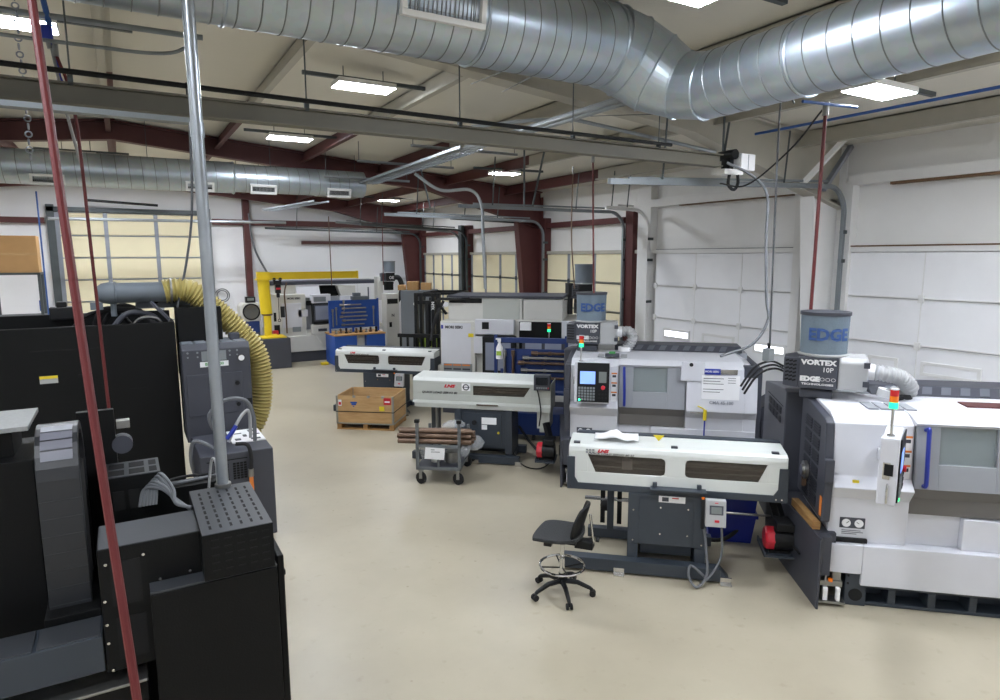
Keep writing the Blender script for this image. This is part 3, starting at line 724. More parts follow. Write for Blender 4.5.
    bl = M()
    for x in (.15, .28):
        for z in (.2, .27): bl.cyl((x, .004, z), (x, .02, z), .01, 8)
    bl.obj('casting_bolt', 'hole', bo)
    M().box(-.02, .35, .02, 2.27, 1.75, .35).obj('rear_base', 'dgrey', t)
    # charcoal end cover with vents, spindle, base box, rear cabinet
    ec = M().prism([(.0, .74), (-.02, 1.1), (.05, 1.6), (.12, 1.63), (.86, 1.69), (.86, .74)], 'x', -.1, -.031)
    eo = ec.obj('end_cover', 'dgrey', t, bevel=.01)
    vents(eo, -.101, .17, .7, .78, 1.55, 2, 6)
    M().box(-.11, -.045, 1.1, -.035, .02, 1.3).obj('cover_lip', 'dgrey', t, bevel=.01)
    sp = M().cyl((-.16, .52, 1.03), (-.09, .52, 1.03), .05, 20).cyl((-.14, .52, 1.03), (-.11, .52, 1.03), .085, 20)
    sp.obj('spindle_end', 'steel', t, smooth=True)
    M().box(-.15, .5, .88, -.11, .54, .96).obj('spindle_bracket', 'bronze', t)
    lb = M().box(-.13, -.1, .3, -.03, .0, .645)
    lb.hexa([(-.13, -.13, .0), (-.11, -.13, .0), (.03, 1.25, .0), (-.3, 1.25, .0), (-.13, -.13, .64), (-.11, -.13, .64), (.03, 1.25, .64), (-.3, 1.25, .64)])
    lb.hexa([(-.14, .0, .3), (.03, .0, .3), (.03, 1.25, .3), (-.3, 1.25, .3), (-.14, .0, .645), (.03, .0, .645), (.03, 1.25, .645), (-.3, 1.25, .645)])
    lo = lb.obj('base_box', 'dgrey', t, bevel=.006)
    M().bar((-.19, .25, .32), (-.24, .7, .32), .012, .012).bar((-.24, .7, .2), (-.27, .98, .2), .012, .012).obj('box_slot', 'hole', lo)
    rc = M().prism([(1.0, .1), (1.0, 1.66), (1.1, 1.68), (2.05, 1.58), (2.05, .1)], 'x', -.22, .05)
    ro = rc.obj('rear_cabinet', 'dgrey', t, bevel=.012)
    vents(ro, -.221, 1.15, 1.8, 1.3, 1.48, 4, 2)
    M().box(-.223, 1.1, 1.49, -.219, 1.85, 1.497).obj('cabinet_slot', 'hole', ro)
    # air service unit low at the corner
    pn = M().box(-.09, -.06, .03, .12, .06, .05)
    po = pn.obj('service_unit', 'steel', t)
    M().box(-.06, -.05, .05, -.02, .0, .17).box(.05, -.05, .05, .08, .0, .17).obj('filter_bowl', 'paper', po, bevel=.006)
    M().box(-.08, -.02, .17, .1, .05, .22).cyl((-.04, -.02, .22), (-.04, -.02, .28), .012, 8).box(.02, .0, .22, .09, .05, .31).obj('regulator', 'steel', po, bevel=.004)
    M().cyl((.0, -.03, .22), (.0, -.03, .245), .018, 10).obj('drain_knob', 'lamp_amber', po)
    # gauges and small marks
    ga = M().box(.06, .04, .685, .26, .052, .78); go = ga.obj('gauge_plate', 'dgrey', t, bevel=.004)
    M().cyl((.11, .034, .732), (.11, .041, .732), .035, 20).cyl((.21, .034, .732), (.21, .041, .732), .035, 20).obj('gauge_dial', 'paper', go)
    M().bar((.11, .032, .732), (.13, .032, .75), .004, .004).bar((.21, .032, .732), (.19, .032, .745), .004, .004).obj('gauge_needle', 'text_black', go)
    mk = M()
    for z, w in ((.81, .14), (.825, .1), (.84, .16), (.66, .15), (.645, .17), (.63, .12)): mk.box(.08, .047, z, .08 + w, .05, z + .006)
    mk.obj('gauge_lettering', 'dgrey', t)
    M().box(.03, .02, .565, .28, .06, .6).obj('drain_mouth', 'hole', t)
    # control pendant
    c = bpy.data.objects.new('control_pendant', None); COL.objects.link(c); c.parent = t
    if ctrl == 'front': c.location = (.27, -.14, 1.42); c.rotation_euler = (R(-4), 0, 0)
    else: c.location = (.36, -.30, 1.37); c.rotation_euler = (0, 0, R(66))
    M().box(-.235, .0, -.27, .21, .13, .26).obj('pendant_case', 'white', c, bevel=.012)
    pf = M().box(-.195, -.012, -.25, .205, .0, .25).obj('pendant_face', 'blackm', c, bevel=.004)
    M().box(-.16, -.016, -.02, .03, -.011, .14).obj('pendant_screen', 'screen', pf)
    M().box(.075, -.016, .0, .17, -.011, .14).obj('pendant_meter', 'lcd', pf)
    kk = M()
    for i in range(6):
        for j in range(5): kk.box(-.18 + i * .036, -.018, -.23 + j * .036, -.152 + i * .036, -.011, -.203 + j * .036)
    kk.obj('key', 'track', pf)
    k2 = M()
    for i in range(3):
        for j in range(3): k2.cyl((.085 + i * .04, -.02, -.2 + j * .05), (.085 + i * .04, -.011, -.2 + j * .05), .013, 10)
    k2.obj('selector_knob', 'rubber', pf)
    M().cyl((.13, -.035, -.06), (.13, -.011, -.06), .026, 14).obj('emergency_stop', 'red', pf)
    M().cyl((-.165, -.02, -.225), (-.165, -.011, -.225), .013, 10).obj('power_light', 'led_green', pf)
    M().box(-.245, .03, -.03, -.234, .09, .06).obj('connector', 'blackm', c)
    if ctrl != 'front':
        M().box(-.243, .05, -.06, -.234, .1, .07).tube(cr([(-.236, .06, -.1), (-.262, .06, -.11), (-.262, .06, -.23), (-.236, .06, -.24)]), .008, 8).obj('side_handle', 'chrome', c)
    beacon(c, -.16, .07, .26, beac)
    arm = M()
    if ctrl == 'front': arm.box(.1, -.03, 1.36, .4, .06, 1.46)
    else: arm.bar((.36, -.2, 1.36), (.36, .05, 1.36), .1, .1)
    arm.obj('pendant_arm', 'white', t)
    stickers(t, .495, .565, 1.15, 1.52, .045)
    return t

lz = lathe_machine(Vector((5.10, 3.11, 0)), 'white lathe beside the pine block, its control box turned side-on', 'side', .22)
lm = lathe_machine(Vector((4.93, 6.63, 0)), 'white lathe with a paper sheet on its front, behind the feeder by the stool')
# right-hand panel of the middle lathe: nameplate, sheet, hand jet, bracket
def P_(z): return -.04 + .06 * (z - 1.08) / .58
M().box(1.62, -.012, 1.55, 1.82, -.004, 1.62).obj('nameplate', 'blueh', lm)
M().box(1.82, -.012, 1.555, 2.02, -.004, 1.615).obj('nameplate_end', 'chrome', lm)
text('nameplate_lettering', 'MORI SEIKI', .034, 'text_white', lm, (1.72, -.014, 1.585), FR, .001)
M().box(1.6, -.026, 1.24, 2.05, -.018, 1.54).obj('paper_sheet', 'paper', lm)
sh = M()
for i in range(7):
    if i in (0, 1, 2, 4, 5): sh.box(1.62, -.029, 1.5 - i * .034, 1.62 + (.2 if i % 2 else .24), -.026, 1.506 - i * .034)
for i in range(3): sh.box(1.91, -.029, 1.51 - i * .03, 2.0, -.026, 1.515 - i * .03)
sh.obj('sheet_lettering', 'text_black', lm)
text('model_lettering', 'CMA 45 100', .055, 'stile', lm, (1.84, -.04, 1.2), FR, .001)
M().box(1.35, -.02, 1.46, 1.63, -.002, 1.7).obj('side_plate', 'white', lm, bevel=.004)
M().cyl((1.47, -.03, 1.665), (1.47, .0, 1.665), .024, 14).obj('plug', 'rubber', lm)
M().box(2.1, .0, 1.52, 2.26, .12, 1.66).obj('corner_box', 'dgrey', lm, bevel=.006)
M().box(2.27, .1, .3, 2.33, 1.6, 1.62).obj('end_panel', 'dgrey', lm, bevel=.006)
gj = M().tube(cr([(1.66, -.06, 1.1), (1.62, -.07, 1.13), (1.56, -.06, 1.155)]), .008, 8).box(1.63, -.08, .98, 1.67, -.045, 1.11)
gj.obj('jet_gun', 'ylabel', lm)
M().cyl((1.47, -.06, 1.07), (1.64, -.06, 1.07), .009, 8).obj('jet_rail', 'chrome', lm)
M().cyl((1.65, -.06, .6), (1.65, -.06, .98), .009, 8).obj('jet_hose', 'blueh', lm)
M().box(.45, .24, 1.7, .53, .3, 1.76).obj('roof_valve', 'text_green', lm)
M().box(.4, .22, 1.7, .58, .32, 1.735).obj('valve_block', 'dgrey', lm)
# marks and parts only the lathe beside the red pump shows
M().box(.5, .35, 1.69, .55, .39, 1.76).obj('roof_box', 'white', lz, bevel=.01)
M().box(1.15, .5, 1.676, 1.9, .68, 1.698).obj('roof_patch', 'maroon', lz)
M().box(-.106, .02, .78, -.1, .07, .95).obj('logo_plate', 'orange', lz)
M().box(.12, -.008, 1.1, .17, .0, 1.13).obj('inspection_tag', 'ylabel', lz)
w = M().box(-.15, .05, .648, -.085, .62, .72); tag(w.obj('wood_block', 'pine', bevel=.006), 'pine block lying on the dark ledge of the lathe beside the red pump', 'wood')
o = bpy.data.objects['wood_block']; o.location = (5.10, 3.11, 0); o.rotation_euler = (0, 0, UD + .09)

# ------------------------------------------------------------------ oil mist collectors
def mist(loc, label, rz=UD, full=True, body='dgrey', group=None, k=1.0, hose=True):
    t = thing('mist_collector', label, 'mist collector', loc, rz, 'drum-topped mist collectors')
    M().lathe([(0, .37), (.205, .37), (.2, .4), (.207, .76), (0, .77)], (.2, 0, 0), 36).obj('canister', 'canister', t, smooth=True)
    M().lathe([(.207, .755), (.217, .755), (.217, .785), (0, .788)], (.2, 0, 0), 36).obj('canister_lid', 'dgrey', t, smooth=True)
    M().ring((.2, 0, .39), (0, 0, 1), .208, .014, 36, 6).obj('clamp_band', 'greyhose', t, smooth=True)
    M().box(.0, -.2, .08, .33, .2, .375).box(.02, -.15, -.02, .3, .15, .06).obj('body_box', body, t, bevel=.012)
    hp = M().hexa([(-.13, -.12, .08), (0, -.2, .08), (0, .2, .08), (-.13, .12, .08), (-.13, -.12, .35), (0, -.2, .37), (0, .2, .37), (-.13, .12, .35)])
    so = hp.obj('intake_hood', 'dgrey', t, bevel=.008)
    s = M()
    for i in range(3):
        for j in range(6):
            f = .25 + i * .25; x = -.13 + .13 * f; y = -.12 - .08 * f; z = .14 + j * .036
            s.bar((x - .015, y + .005, z), (x + .012, y - .012, z + .012), .006, .014)
    s.obj('intake_slot', 'hole', so)
    if full:
        dr = M().prism([(-.19, .08), (.19, .08), (.2, .1), (.2, .34), (.15, .385), (-.15, .385), (-.2, .34), (-.2, .1)], 'x', .331, .57); dr.obj('motor_drum', 'greyhose', t, bevel=.025, seg=3)
        cl = M()
        for z in (.13, .3): cl.box(.53, -.215, z, .58, -.18, z + .05)
        cl.obj('latch', 'dgrey', t)
        M().cyl((.57, 0, .24), (.63, 0, .24), .075, 20).obj('spigot', 'paper', t, smooth=True)
        if hose:
            M().corr([(.62, 0, .24), (.72, .0, .23), (.84, .05, .2), (.93, .12, .1), (.9, .17, .04), (.82, .19, .02), (.78, .19, -.02)] if hose == 1 else [(.62, 0, .24), (.72, -.02, .25), (.78, -.04, .18), (.74, -.05, .08), (.68, -.06, .0)], .075, .032, .014, 18).obj('flex_hose', 'greyhose', t, smooth=True, ang=80)
            M().cyl((.76, .19, -.02) if hose == 1 else (.67, -.06, -.02), (.775, .19, .05) if hose == 1 else (.67, -.06, .04), .088, 20).obj('hose_collar', 'paper', t, smooth=True)
        f = -.2035
        text('drum_lettering', 'EDGE', .15, 'text_blue', t, (.24, -.215, .58), FR, .006, 1.0)
        # wrap the drum lettering round the canister
        o = [c for c in t.children if c.name.startswith('drum_lettering')][0]
        for v in o.data.vertices:
            a = (v.co.x + .04) / .21; v.co = (.21 * math.sin(a) - .04, v.co.y, (.21 * math.cos(a) - .21) + v.co.z * .5)
        text('name_lettering', 'VORTEX', .062, 'text_white', t, (.165, f, .325), FR, .0035, 1.2)
        text('model_lettering', '10P', .062, 'text_white', t, (.245, f, .26), FR, .0005)
        text('maker_lettering', 'EDGE', .06, 'text_white', t, (.1, f, .17), FR, .0045, 1.1)
        text('maker_mark', 'OOO', .05, 'text_white', t, (.25, f, .17), FR, -.0008, 1.1)
        text('maker_lettering', 'TECHNOLOGIES', .024, 'text_white', t, (.165, f, .122), FR, .0008, 1.5)
    return t
mist(Vector((5.10, 3.11, 1.70)) + V * .84 + U * (-.16), 'mist collector with blue-lettered drum standing on the lathe beside the red pump', UD - R(14), hose=1)
mist(Vector((4.93, 6.63, 1.72)) + V * .84 + U * (-.03), 'mist collector with blue-lettered drum standing on the middle lathe with the paper sheets', hose=2)
cg = M()
for i in range(5): cg.tube(cr([(.0 + i * .02, .02 * i, 0), (.04 + i * .02, .03, .05), (.1 + i * .01, .02, .02)]), .01, 6)
o = tag(cg.obj('cable_bundle', 'rubber', smooth=True), 'bundle of dark cables beside the hose collar on the lathe beside the red pump roof', 'cable'); o.location = Vector((5.10, 3.11, 1.69)) + U * .62 + V * .62; o.rotation_euler = (0, 0, UD)

# ------------------------------------------------------------------ bar feeders
def bar_feeder(loc, label, txt, width=1.97, rz=UD, marks=True):
    t = thing('bar_feeder', label, 'bar feeder', loc, rz, 'bar feeders')
    x0 = -.23; x1 = x0 + width; f = .12
    # cover: front sheet with two windows + rounded top, built as strips round the windows
    c = M()
    wa = (x0 + .18, x0 + .9, .955, 1.125); wb = (x0 + 1.08, x0 + width - .17, .955, 1.125)
    z0, z1 = .83, 1.16
    def sheet(xa, xb, za, zb): c.box(xa, f, za, xb, f + .015, zb)
    sheet(x0, x1, z0, .955); sheet(x0, x1, 1.125, z1); sheet(x0, wa[0], .955, 1.125); sheet(wa[1], wb[0], .955, 1.125); sheet(wb[1], x1, .955, 1.125)
    # slanted outer ends of the windows
    c.prism([(wa[0], 1.125), (wa[0] + .0, .955), (wa[0] + .075, .955)], 'y', f, f + .015)
    c.prism([(wb[1], 1.125), (wb[1] - .075, .955), (wb[1], .955)], 'y', f, f + .015)
    top = [(f, z1), (f + .012, 1.195), (f + .05, 1.215), (f + .36, 1.235), (f + .36, 1.22), (f + .05, 1.2), (f + .025, 1.185), (f + .015, z1)]
    c.prism(top, 'x', x0, x1)
    c.box(x0, f, z0, x0 + .012, f + .36, 1.2).box(x1 - .012, f, z0, x1, f + .36, 1.2)
    co_ = c.obj('cover', 'fwhite', t, bevel=.004)
    gl = M().box(wa[0], f + .016, .955, wa[1], f + .02, 1.125).box(wb[0], f + .016, .955, wb[1], f + .02, 1.125)
    gl.obj('window', 'smoke', co_)
    inn = M().box(x0 + .02, f + .28, .86, x1 - .02, f + .35, 1.2); inn.obj('channel_back', 'doord', t)
    inn = M().cyl((x0 + .05, f + .2, 1.03), (x1 - .05, f + .2, 1.03), .03, 12).cyl((x0 + .05, f + .14, .97), (x1 - .05, f + .14, .97), .008, 8).cyl((x0 + .05, f + .14, 1.1), (x1 - .05, f + .14, 1.1), .008, 8); inn.obj('bar_channel', 'steel', t)
    if marks: M().box(x0 + .5, f + .1, .965, x0 + .6, f + .2, 1.05).cyl((x0 + .55, f + .15, 1.05), (x0 + .55, f + .15, 1.1), .03, 12).obj('pusher_block', 'owhite', t)
    # dark frame below and at the ends
    co_m = M(); fr = M().box(x0 - .015, f - .01, .78, x1 + .01, f + .45, .845)
    fr.prism([(x0 - .015, .83), (x0 + .1, .83), (x0 + .06, .9), (x0 + .06, 1.1), (x0 - .015, 1.1)], 'y', f - .012, f + .45)
    fr.prism([(x1 + .01, .83), (x1 - .12, .83), (x1 - .075, .9), (x1 - .07, 1.1), (x1 + .01, 1.1)], 'y', f - .012, f + .45)
    for (xa, xb, sl) in ((wa[0], wa[1], 0), (wb[0], wb[1], 1)):
        for zq, s1 in ((.955, 1), (1.125, -1)):
            xq, s2 = (xb, -1) if sl == 0 else (xa, 1)
            co_m.prism([(xq, zq), (xq + s2 * .035, zq), (xq + s2 * .01, zq + s1 * .01), (xq, zq + s1 * .035)], 'y', f + .001, f + .016)
    co_m.obj('window_corner', 'fwhite', co_)
    fr.box(x0 + .05, f + .36, .84, x1, f + .44, 1.25)
    fo = fr.obj('beam_frame', 'fdark', t, bevel=.004)
    M().cyl((x0 + .02, f - .016, .81), (x0 + .02, f - .01, .81), .008, 8).cyl((x1 - .04, f - .016, .81), (x1 - .04, f - .01, .81), .008, 8).cyl((x1 - .09, f - .016, .81), (x1 - .09, f - .01, .81), .008, 8).obj('frame_bolt', 'chrome', fo)
    lt = M()
    for x in (x0 + .07, x0 + .98, x1 - .1): lt.box(x - .03, f + .05, 1.215, x + .03, f + .09, 1.232)
    lt.obj('latch', 'dgrey', co_)
    # cabinet
    a, b = x0 + .57, x0 + 1.29
    cb = M().box(a, .1, .14, b, .72, .78)
    cb = M().box(a, .1, .28, b, .72, .78).box(a, .1, .14, a + .1, .72, .28).box(b - .1, .1, .14, b, .72, .28).box(a + .1, .5, .14, b - .1, .72, .28)
    cbo = cb.obj('cabinet', 'fdark', t, bevel=.005)
    M().box(a + .1, .095, .29, b - .12, .101, .74).obj('cabinet_cover', 'fdark', cbo, bevel=.003)
    sc = M()
    for x, z in ((a + .05, .62), (a + .05, .32), (a + .3, .66), (a + .55, .66), (a + .3, .4), (a + .55, .4), (b - .04, .32)): sc.cyl((x, .09, z), (x, .1, z), .008, 8)
    sc.obj('cabinet_screw', 'chrome', cbo)
    st = M().box(a + .28, .09, .715, a + .52, .095, .775).obj('maker_sticker', 'paper', cbo)
    M().box(a + .31, .088, .725, a + .37, .09, .765).obj('sticker_print', 'dgrey', st); M().box(a + .4, .088, .755, a + .46, .09, .765).obj('sticker_mark', 'text_red', st)
    M().box(a + .2, .02, .845, b - .02, f, .86).box(a + .22, .08, .86, a + .26, f, .9).box(b - .1, .08, .86, b - .06, f, .9).obj('tool_shelf', 'fdark', t, bevel=.003)
    # floor frame
    ba = M().box(x0 - .03, 0, .02, x0 + 1.42, .12, .14).prism([(x0 + 1.42, .02), (x0 + 1.5, .02), (x0 + 1.5, .05), (x0 + 1.42, .14)], 'y', 0, .12)
    ba.box(x0 + .15, .75, .02, x0 + 1.42, .85, .12).box(a, .12, .02, a + .1, .75, .12).box(b - .1, .12, .02, b, .75, .12).box(a + .12, .2, .15, b - .12, .26, .24)
    ba.box(a - .22, .74, .12, a - .15, .82, .8)
    bo = ba.obj('floor_frame', 'fdark', t, bevel=.005)
    ft = M()
    for x in (x0 + .5, x0 + 1.47): ft.box(x - .05, -.012, 0, x + .05, .0, .07).box(x - .05, -.05, 0, x + .05, 0, .012)
    for x in (x0 + .25, x0 + 1.3): ft.box(x - .05, .85, 0, x + .05, .9, .012)
    ft.obj('anchor_plate', 'chrome', bo)
    # control box on its stalk
    cx = b - .03
    cc = M().hexa([(cx, -.06, .57), (cx + .18, -.06, .57), (cx + .18, .02, .57), (cx, .02, .57), (cx, -.01, .805), (cx + .18, -.01, .805), (cx + .18, .05, .805), (cx, .05, .805)])
    cco = cc.obj('control_box', 'greyhose', t, bevel=.006)
    def cz(z): return -.06 + .05 * (z - .56) / .24
    M().hexa([(cx + .035, cz(.68) - .004, .68), (cx + .155, cz(.68) - .004, .68), (cx + .155, cz(.68), .68), (cx + .035, cz(.68), .68), (cx + .035, cz(.76) - .004, .76), (cx + .155, cz(.76) - .004, .76), (cx + .155, cz(.76), .76), (cx + .035, cz(.76), .76)]).obj('display', 'dgrey', cco)
    M().hexa([(cx + .05, cz(.69) - .006, .69), (cx + .14, cz(.69) - .006, .69), (cx + .14, cz(.69), .69), (cx + .05, cz(.69), .69), (cx + .05, cz(.75) - .006, .75), (cx + .14, cz(.75) - .006, .75), (cx + .14, cz(.75), .75), (cx + .05, cz(.75), .75)]).obj('display_glass', 'lcd', cco)
    M().box(cx + .08, cz(.62) - .01, .615, cx + .12, cz(.62), .635).box(cx + .08, cz(.785) - .006, .78, cx + .11, cz(.785), .787).obj('stop_button', 'red', cco)
    M().box(cx - .03, .0, .52, cx - .005, .04, .8).obj('signal_bar', 'rubber', t); M().cyl((cx - .02, .02, .8), (cx - .02, .02, .815), .014, 10).obj('signal_lamp', 'lamp_amber', t)
    M().tube(cr([(cx, .02, .52), (cx + .02, -.02, .35), (cx + .03, -.08, .12), (cx - .06, -.14, .02), (cx - .13, -.1, .1), (cx - .11, -.05, .18), (cx - .02, -.06, .12), (cx + .04, -.06, .06)]), .012, 8).obj('control_cable', 'wire', t, smooth=True)
    M().tube(cr([(cx + .15, .0, .56), (cx + .16, .0, .3), (cx + .1, -.05, .16), (cx + .02, -.09, .06)]), .01, 8).obj('control_cable', 'wire', t, smooth=True)
    if marks:
        text('maker_lettering', 'LNS', .04, 'text_red', t, (x0 + .32, f - .002, 1.165), FR, .003, 1.4, .3)
        text('model_lettering', txt, .024, 'text_black', t, (x0 + .18, f - .003, 1.137), FR, .0004, 1.5, .25, 'LEFT')
        l = M()
        for i in range(3):
            for j in range(2): l.box(x0 + .16 + i * .03, f - .004, 1.142 + j * .024, x0 + .182 + i * .03, f - .001, 1.158 + j * .024)
        l.obj('logo_lettering', 'track', t)
    else:
        text('maker_lettering', 'LNS', .04, 'text_red', t, (x0 + .36, f - .002, 1.165), FR, .003, 1.4, .3)
        text('model_lettering', txt, .024, 'text_black', t, (x0 + .3, f - .003, 1.137), FR, .0004, 1.5, .25, 'LEFT')
    return t
bf = bar_feeder((3.67, 4.61, 0), 'white two-window bar feeder standing beside the black stool', 'QUICK LOAD SERVO 80 S2')
bar_feeder((3.55, 12.1, 0), 'white two-window bar feeder standing behind the wooden crate', 'QUICK LOAD SERVO 80', 2.0, UD, False)
rs = M().box(.04, .95, .1, .09, 1.0, .8).box(.22, .95, .1, .27, 1.0, .8).box(.04, .95, .62, .27, 1.0, .68)
rs.obj('rear_stand', 'blackm', bf, bevel=.004)
cs = M().cyl((.1, .9, .32), (.1, .94, .32), .06, 14).cyl((.14, .9, .56), (.14, .94, .56), .06, 14)
cs.obj('roller', 'rubber', bf, smooth=True); M().bar((-.12, .85, .42), (.35, .85, .42), .05, .025).obj('roller_rail', 'chrome', bf)
sg = M().prism([(.57, 1.305), (.67, 1.305), (.62, 1.25)], 'y', .1, .12); o = tag(sg.obj('caution_tag', 'ylabel'), 'small yellow triangular caution tag on top of the feeder beside the stool', 'tag'); o.location = (3.67 + .17, 4.61 + .2, -.025); o.rotation_euler = (0, 0, UD)
pp_ = M(); rnd = random.Random(3)
n = 9
vs_ = [(i / (n - 1) * .42 - .1, j / 5 * .22, .015 + rnd.random() * .02 + .08 * math.exp(-((i - 3.6) ** 2 + (j - 2) ** 2) / 3)) for j in range(6) for i in range(n)]
pp_.add(vs_, [(j * n + i, j * n + i + 1, (j + 1) * n + i + 1, (j + 1) * n + i) for j in range(5) for i in range(n - 1)])
o = tag(pp_.obj('paper_sheet', 'paper', smooth=True), 'crumpled white sheet lying on the feeder beside the stool', 'paper'); md = o.modifiers.new('s', 'SOLIDIFY'); md.thickness = .004
o.location = Vector((3.67, 4.61, 1.225)) + U * .1 + V * .24; o.rotation_euler = (0, 0, UD)

# the single-window feeder of the middle lathe
t = thing('bar_feeder', 'grey-white single-window bar feeder standing behind the cart of steel bars', 'bar feeder', (4.27, 8.03, 0), UD, 'bar feeders')
x0, x1, f = -1.0, 1.06, .1
c = M()
w0, w1, wz0, wz1 = -.08, .76, 1.0, 1.14
for xa, xb, za, zb in ((x0, x1, .86, wz0), (x0, x1, wz1, 1.19), (x0, w0, wz0, wz1), (w1, x1, wz0, wz1)): c.box(xa, f, za, xb, f + .015, zb)
c.prism([(w1, wz1), (w1, wz0), (w1 - .09, wz0)], 'y', f, f + .015)
c.box(x0, f, .86, x0 + .012, f + .5, 1.2).box(x1 - .012, f, .86, x1, f + .5, 1.2)
c.obj('cover', 'fgrey', t, bevel=.004)
M().prism([(f, 1.19), (f + .04, 1.235), (f + .5, 1.25), (f + .5, 1.23), (f + .05, 1.22), (f + .015, 1.19)], 'x', x0, x1 - .2).obj('lid', 'fwhite', t, bevel=.003)
M().box(w0, f + .016, wz0, w1, f + .02, wz1).obj('window', 'smoke', t)
ib = M()
for i in range(3): ib.cyl((w0 - .3, f + .16, 1.02 + .035 * i), (w1 + .2, f + .16, 1.02 + .035 * i), .018, 10)
ib.obj('bar_stock', 'bronze', t, smooth=True); M().box(x0 + .1, f + .3, .88, x1 - .1, f + .34, 1.19).obj('channel_back', 'doord', t)
M().box(x0 + .03, f - .03, .8, x1, f + .48, .865).prism([(f - .03, .865), (f - .01, .9), (f + .02, .9), (f + .02, .865)], 'x', x0, x1).obj('lower_rail', 'fgrey', t, bevel=.004)
M().box(-.02, f - .05, .86, .3, f - .03, .88).obj('handle_bar', 'chrome', t)
M().box(-.36, .08, .14, -.26, .6, .8).box(.4, .08, .14, .5, .6, .8).box(-.26, .1, .22, .4, .6, .78).obj('cabinet', 'fdark', t, bevel=.005)
M().box(-.22, .085, .26, .34, .1, .74).obj('cabinet_door', 'fdark', t, bevel=.004)
M().cyl((-.06, .06, .6), (-.06, .085, .6), .035, 14).obj('main_switch', 'rubber', t); M().cyl((.3, .07, .46), (.3, .085, .46), .016, 10).obj('door_lock', 'ylabel', t)
M().box(.05, .08, .58, .27, .086, .68).box(.05, .08, .5, .13, .086, .57).obj('maker_sticker', 'paper', t)
fb = M().box(-1.0, 0, .02, .62, .1, .13).box(-.6, .6, .02, .62, .7, .13).box(-.36, .1, .02, -.26, .6, .13).box(.4, .1, .02, .5, .6, .13).box(-.85, .5, .02, -.73, .62, .8)
fb.obj('floor_frame', 'fdark', t, bevel=.004)
M().box(-.8, -.01, 0, -.7, 0, .07).box(-.08, -.01, 0, .02, 0, .07).box(.56, -.01, 0, .66, 0, .07).obj('anchor_plate', 'chrome', t)
M().cyl((-.66, .2, .45), (-.66, .2, .8), .025, 12).cyl((-.66, .2, .42), (-.66, .2, .45), .05, 12).obj('levelling_leg', 'steel', t, smooth=True)
cb = M().box(.82, f - .06, 1.12, 1.05, f + .08, 1.34).obj('control_box', 'dgrey', t, bevel=.006)
M().box(.85, f - .066, 1.2, 1.02, f - .06, 1.31).obj('display', 'darkglass', cb)
kb = M()
for i in range(5): kb.box(.86 + i * .032, f - .07, 1.15, .882 + i * .032, f - .06, 1.17)
kb.obj('key', 'track', cb); M().cyl((1.03, f - .075, 1.16), (1.03, f - .06, 1.16), .01, 10).obj('stop_button', 'red', cb)
M().tube(cr([(.86, f - .02, 1.15), (.9, f - .05, 1.0), (.92, f - .03, .8), (.9, .05, .6)]), .01, 6).obj('control_cable', 'rubber', t, smooth=True)
text('maker_lettering', 'LNS', .06, 'text_red', t, (-.44, f - .002, 1.12), FR, .004, 1.5, .3)
text('model_lettering', 'QUICK LOAD SERVO 80', .042, 'text_black', t, (-.86, f - .002, 1.02), FR, .0015, 1.2, .25, 'LEFT')
l = M().box(-.25, f - .003, 1.06, -.12, f - .001, 1.17).obj('logo_plate', 'paper', t)
M().ring((-.185, f - .004, 1.115), (0, 1, 0), .04, .008, 16, 4).box(-.24, f - .006, 1.11, -.13, f - .003, 1.12).obj('logo_mark', 'dgrey', l)
M().box(.86, .12, .55, 1.04, .5, .8).box(.9, .1, .5, 1.0, .14, .56).obj('rear_support', 'fgrey', t)
# ------------------------------------------------------------------ black machines beside the viewer
t = thing('bar_loader', 'black bar loader with perforated top box at the foot of the galvanised pole', 'machine', (0, 4.19, 0))
def b3(n, m, box, bev=.006, par=None):
    x0, y0, z0, x1, y1, z1 = box
    return M().box(x0, y0 - 4.19, z0, x1, y1 - 4.19, z1).obj(n, m, par or t, bevel=bev)
b3('cabinet', 'black', (0, 4.19, -1.08, .735, 5.1, .985))
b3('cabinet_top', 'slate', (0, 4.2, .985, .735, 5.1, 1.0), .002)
b3('side_door', 'black', (.745, 4.25, -1.06, .79, 5.15, 1.03), .008)
b3('door_latch', 'blackm', (.79, 4.42, .8, .83, 4.5, .84))
# perforated box: panels with slots
pb = M().box(.30, -.01, 1.0, .72, .88, 1.296).mi(1)
for i in range(5):
    for j in range(5): pb.box(.35 + i * .075, -.012, 1.05 + j * .05, .395 + i * .075, -.0095, 1.06 + j * .05)
po = pb.obj('perforated_box', ['black', 'hole'], t)
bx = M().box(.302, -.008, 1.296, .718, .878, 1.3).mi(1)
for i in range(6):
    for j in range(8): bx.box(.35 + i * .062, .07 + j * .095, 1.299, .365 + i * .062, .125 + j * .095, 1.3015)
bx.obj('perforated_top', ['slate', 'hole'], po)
# upper housing with bolts and a cut-out face
b3('housing', 'black', (-.26, 4.34, .48, .3, 4.75, 1.27), .006)
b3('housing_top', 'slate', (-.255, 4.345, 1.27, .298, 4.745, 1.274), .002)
b3('face_recess', 'hole', (-.2, 4.335, .9, -.04, 4.339, 1.18), 0)
b3('face_recess', 'hole', (-.19, 4.335, .55, -.03, 4.339, .82), 0)
bt = M()
for x, z in ((-.22, 1.18), (-.02, 1.2), (-.24, .95), (-.24, .8), (-.24, .68), (-.23, .5), (.06, 1.02), (.23, 1.03)): bt.cyl((x, 4.322 - 4.19, z), (x, 4.34 - 4.19, z), .009, 10)
bt.obj('bolt', 'chrome', t)
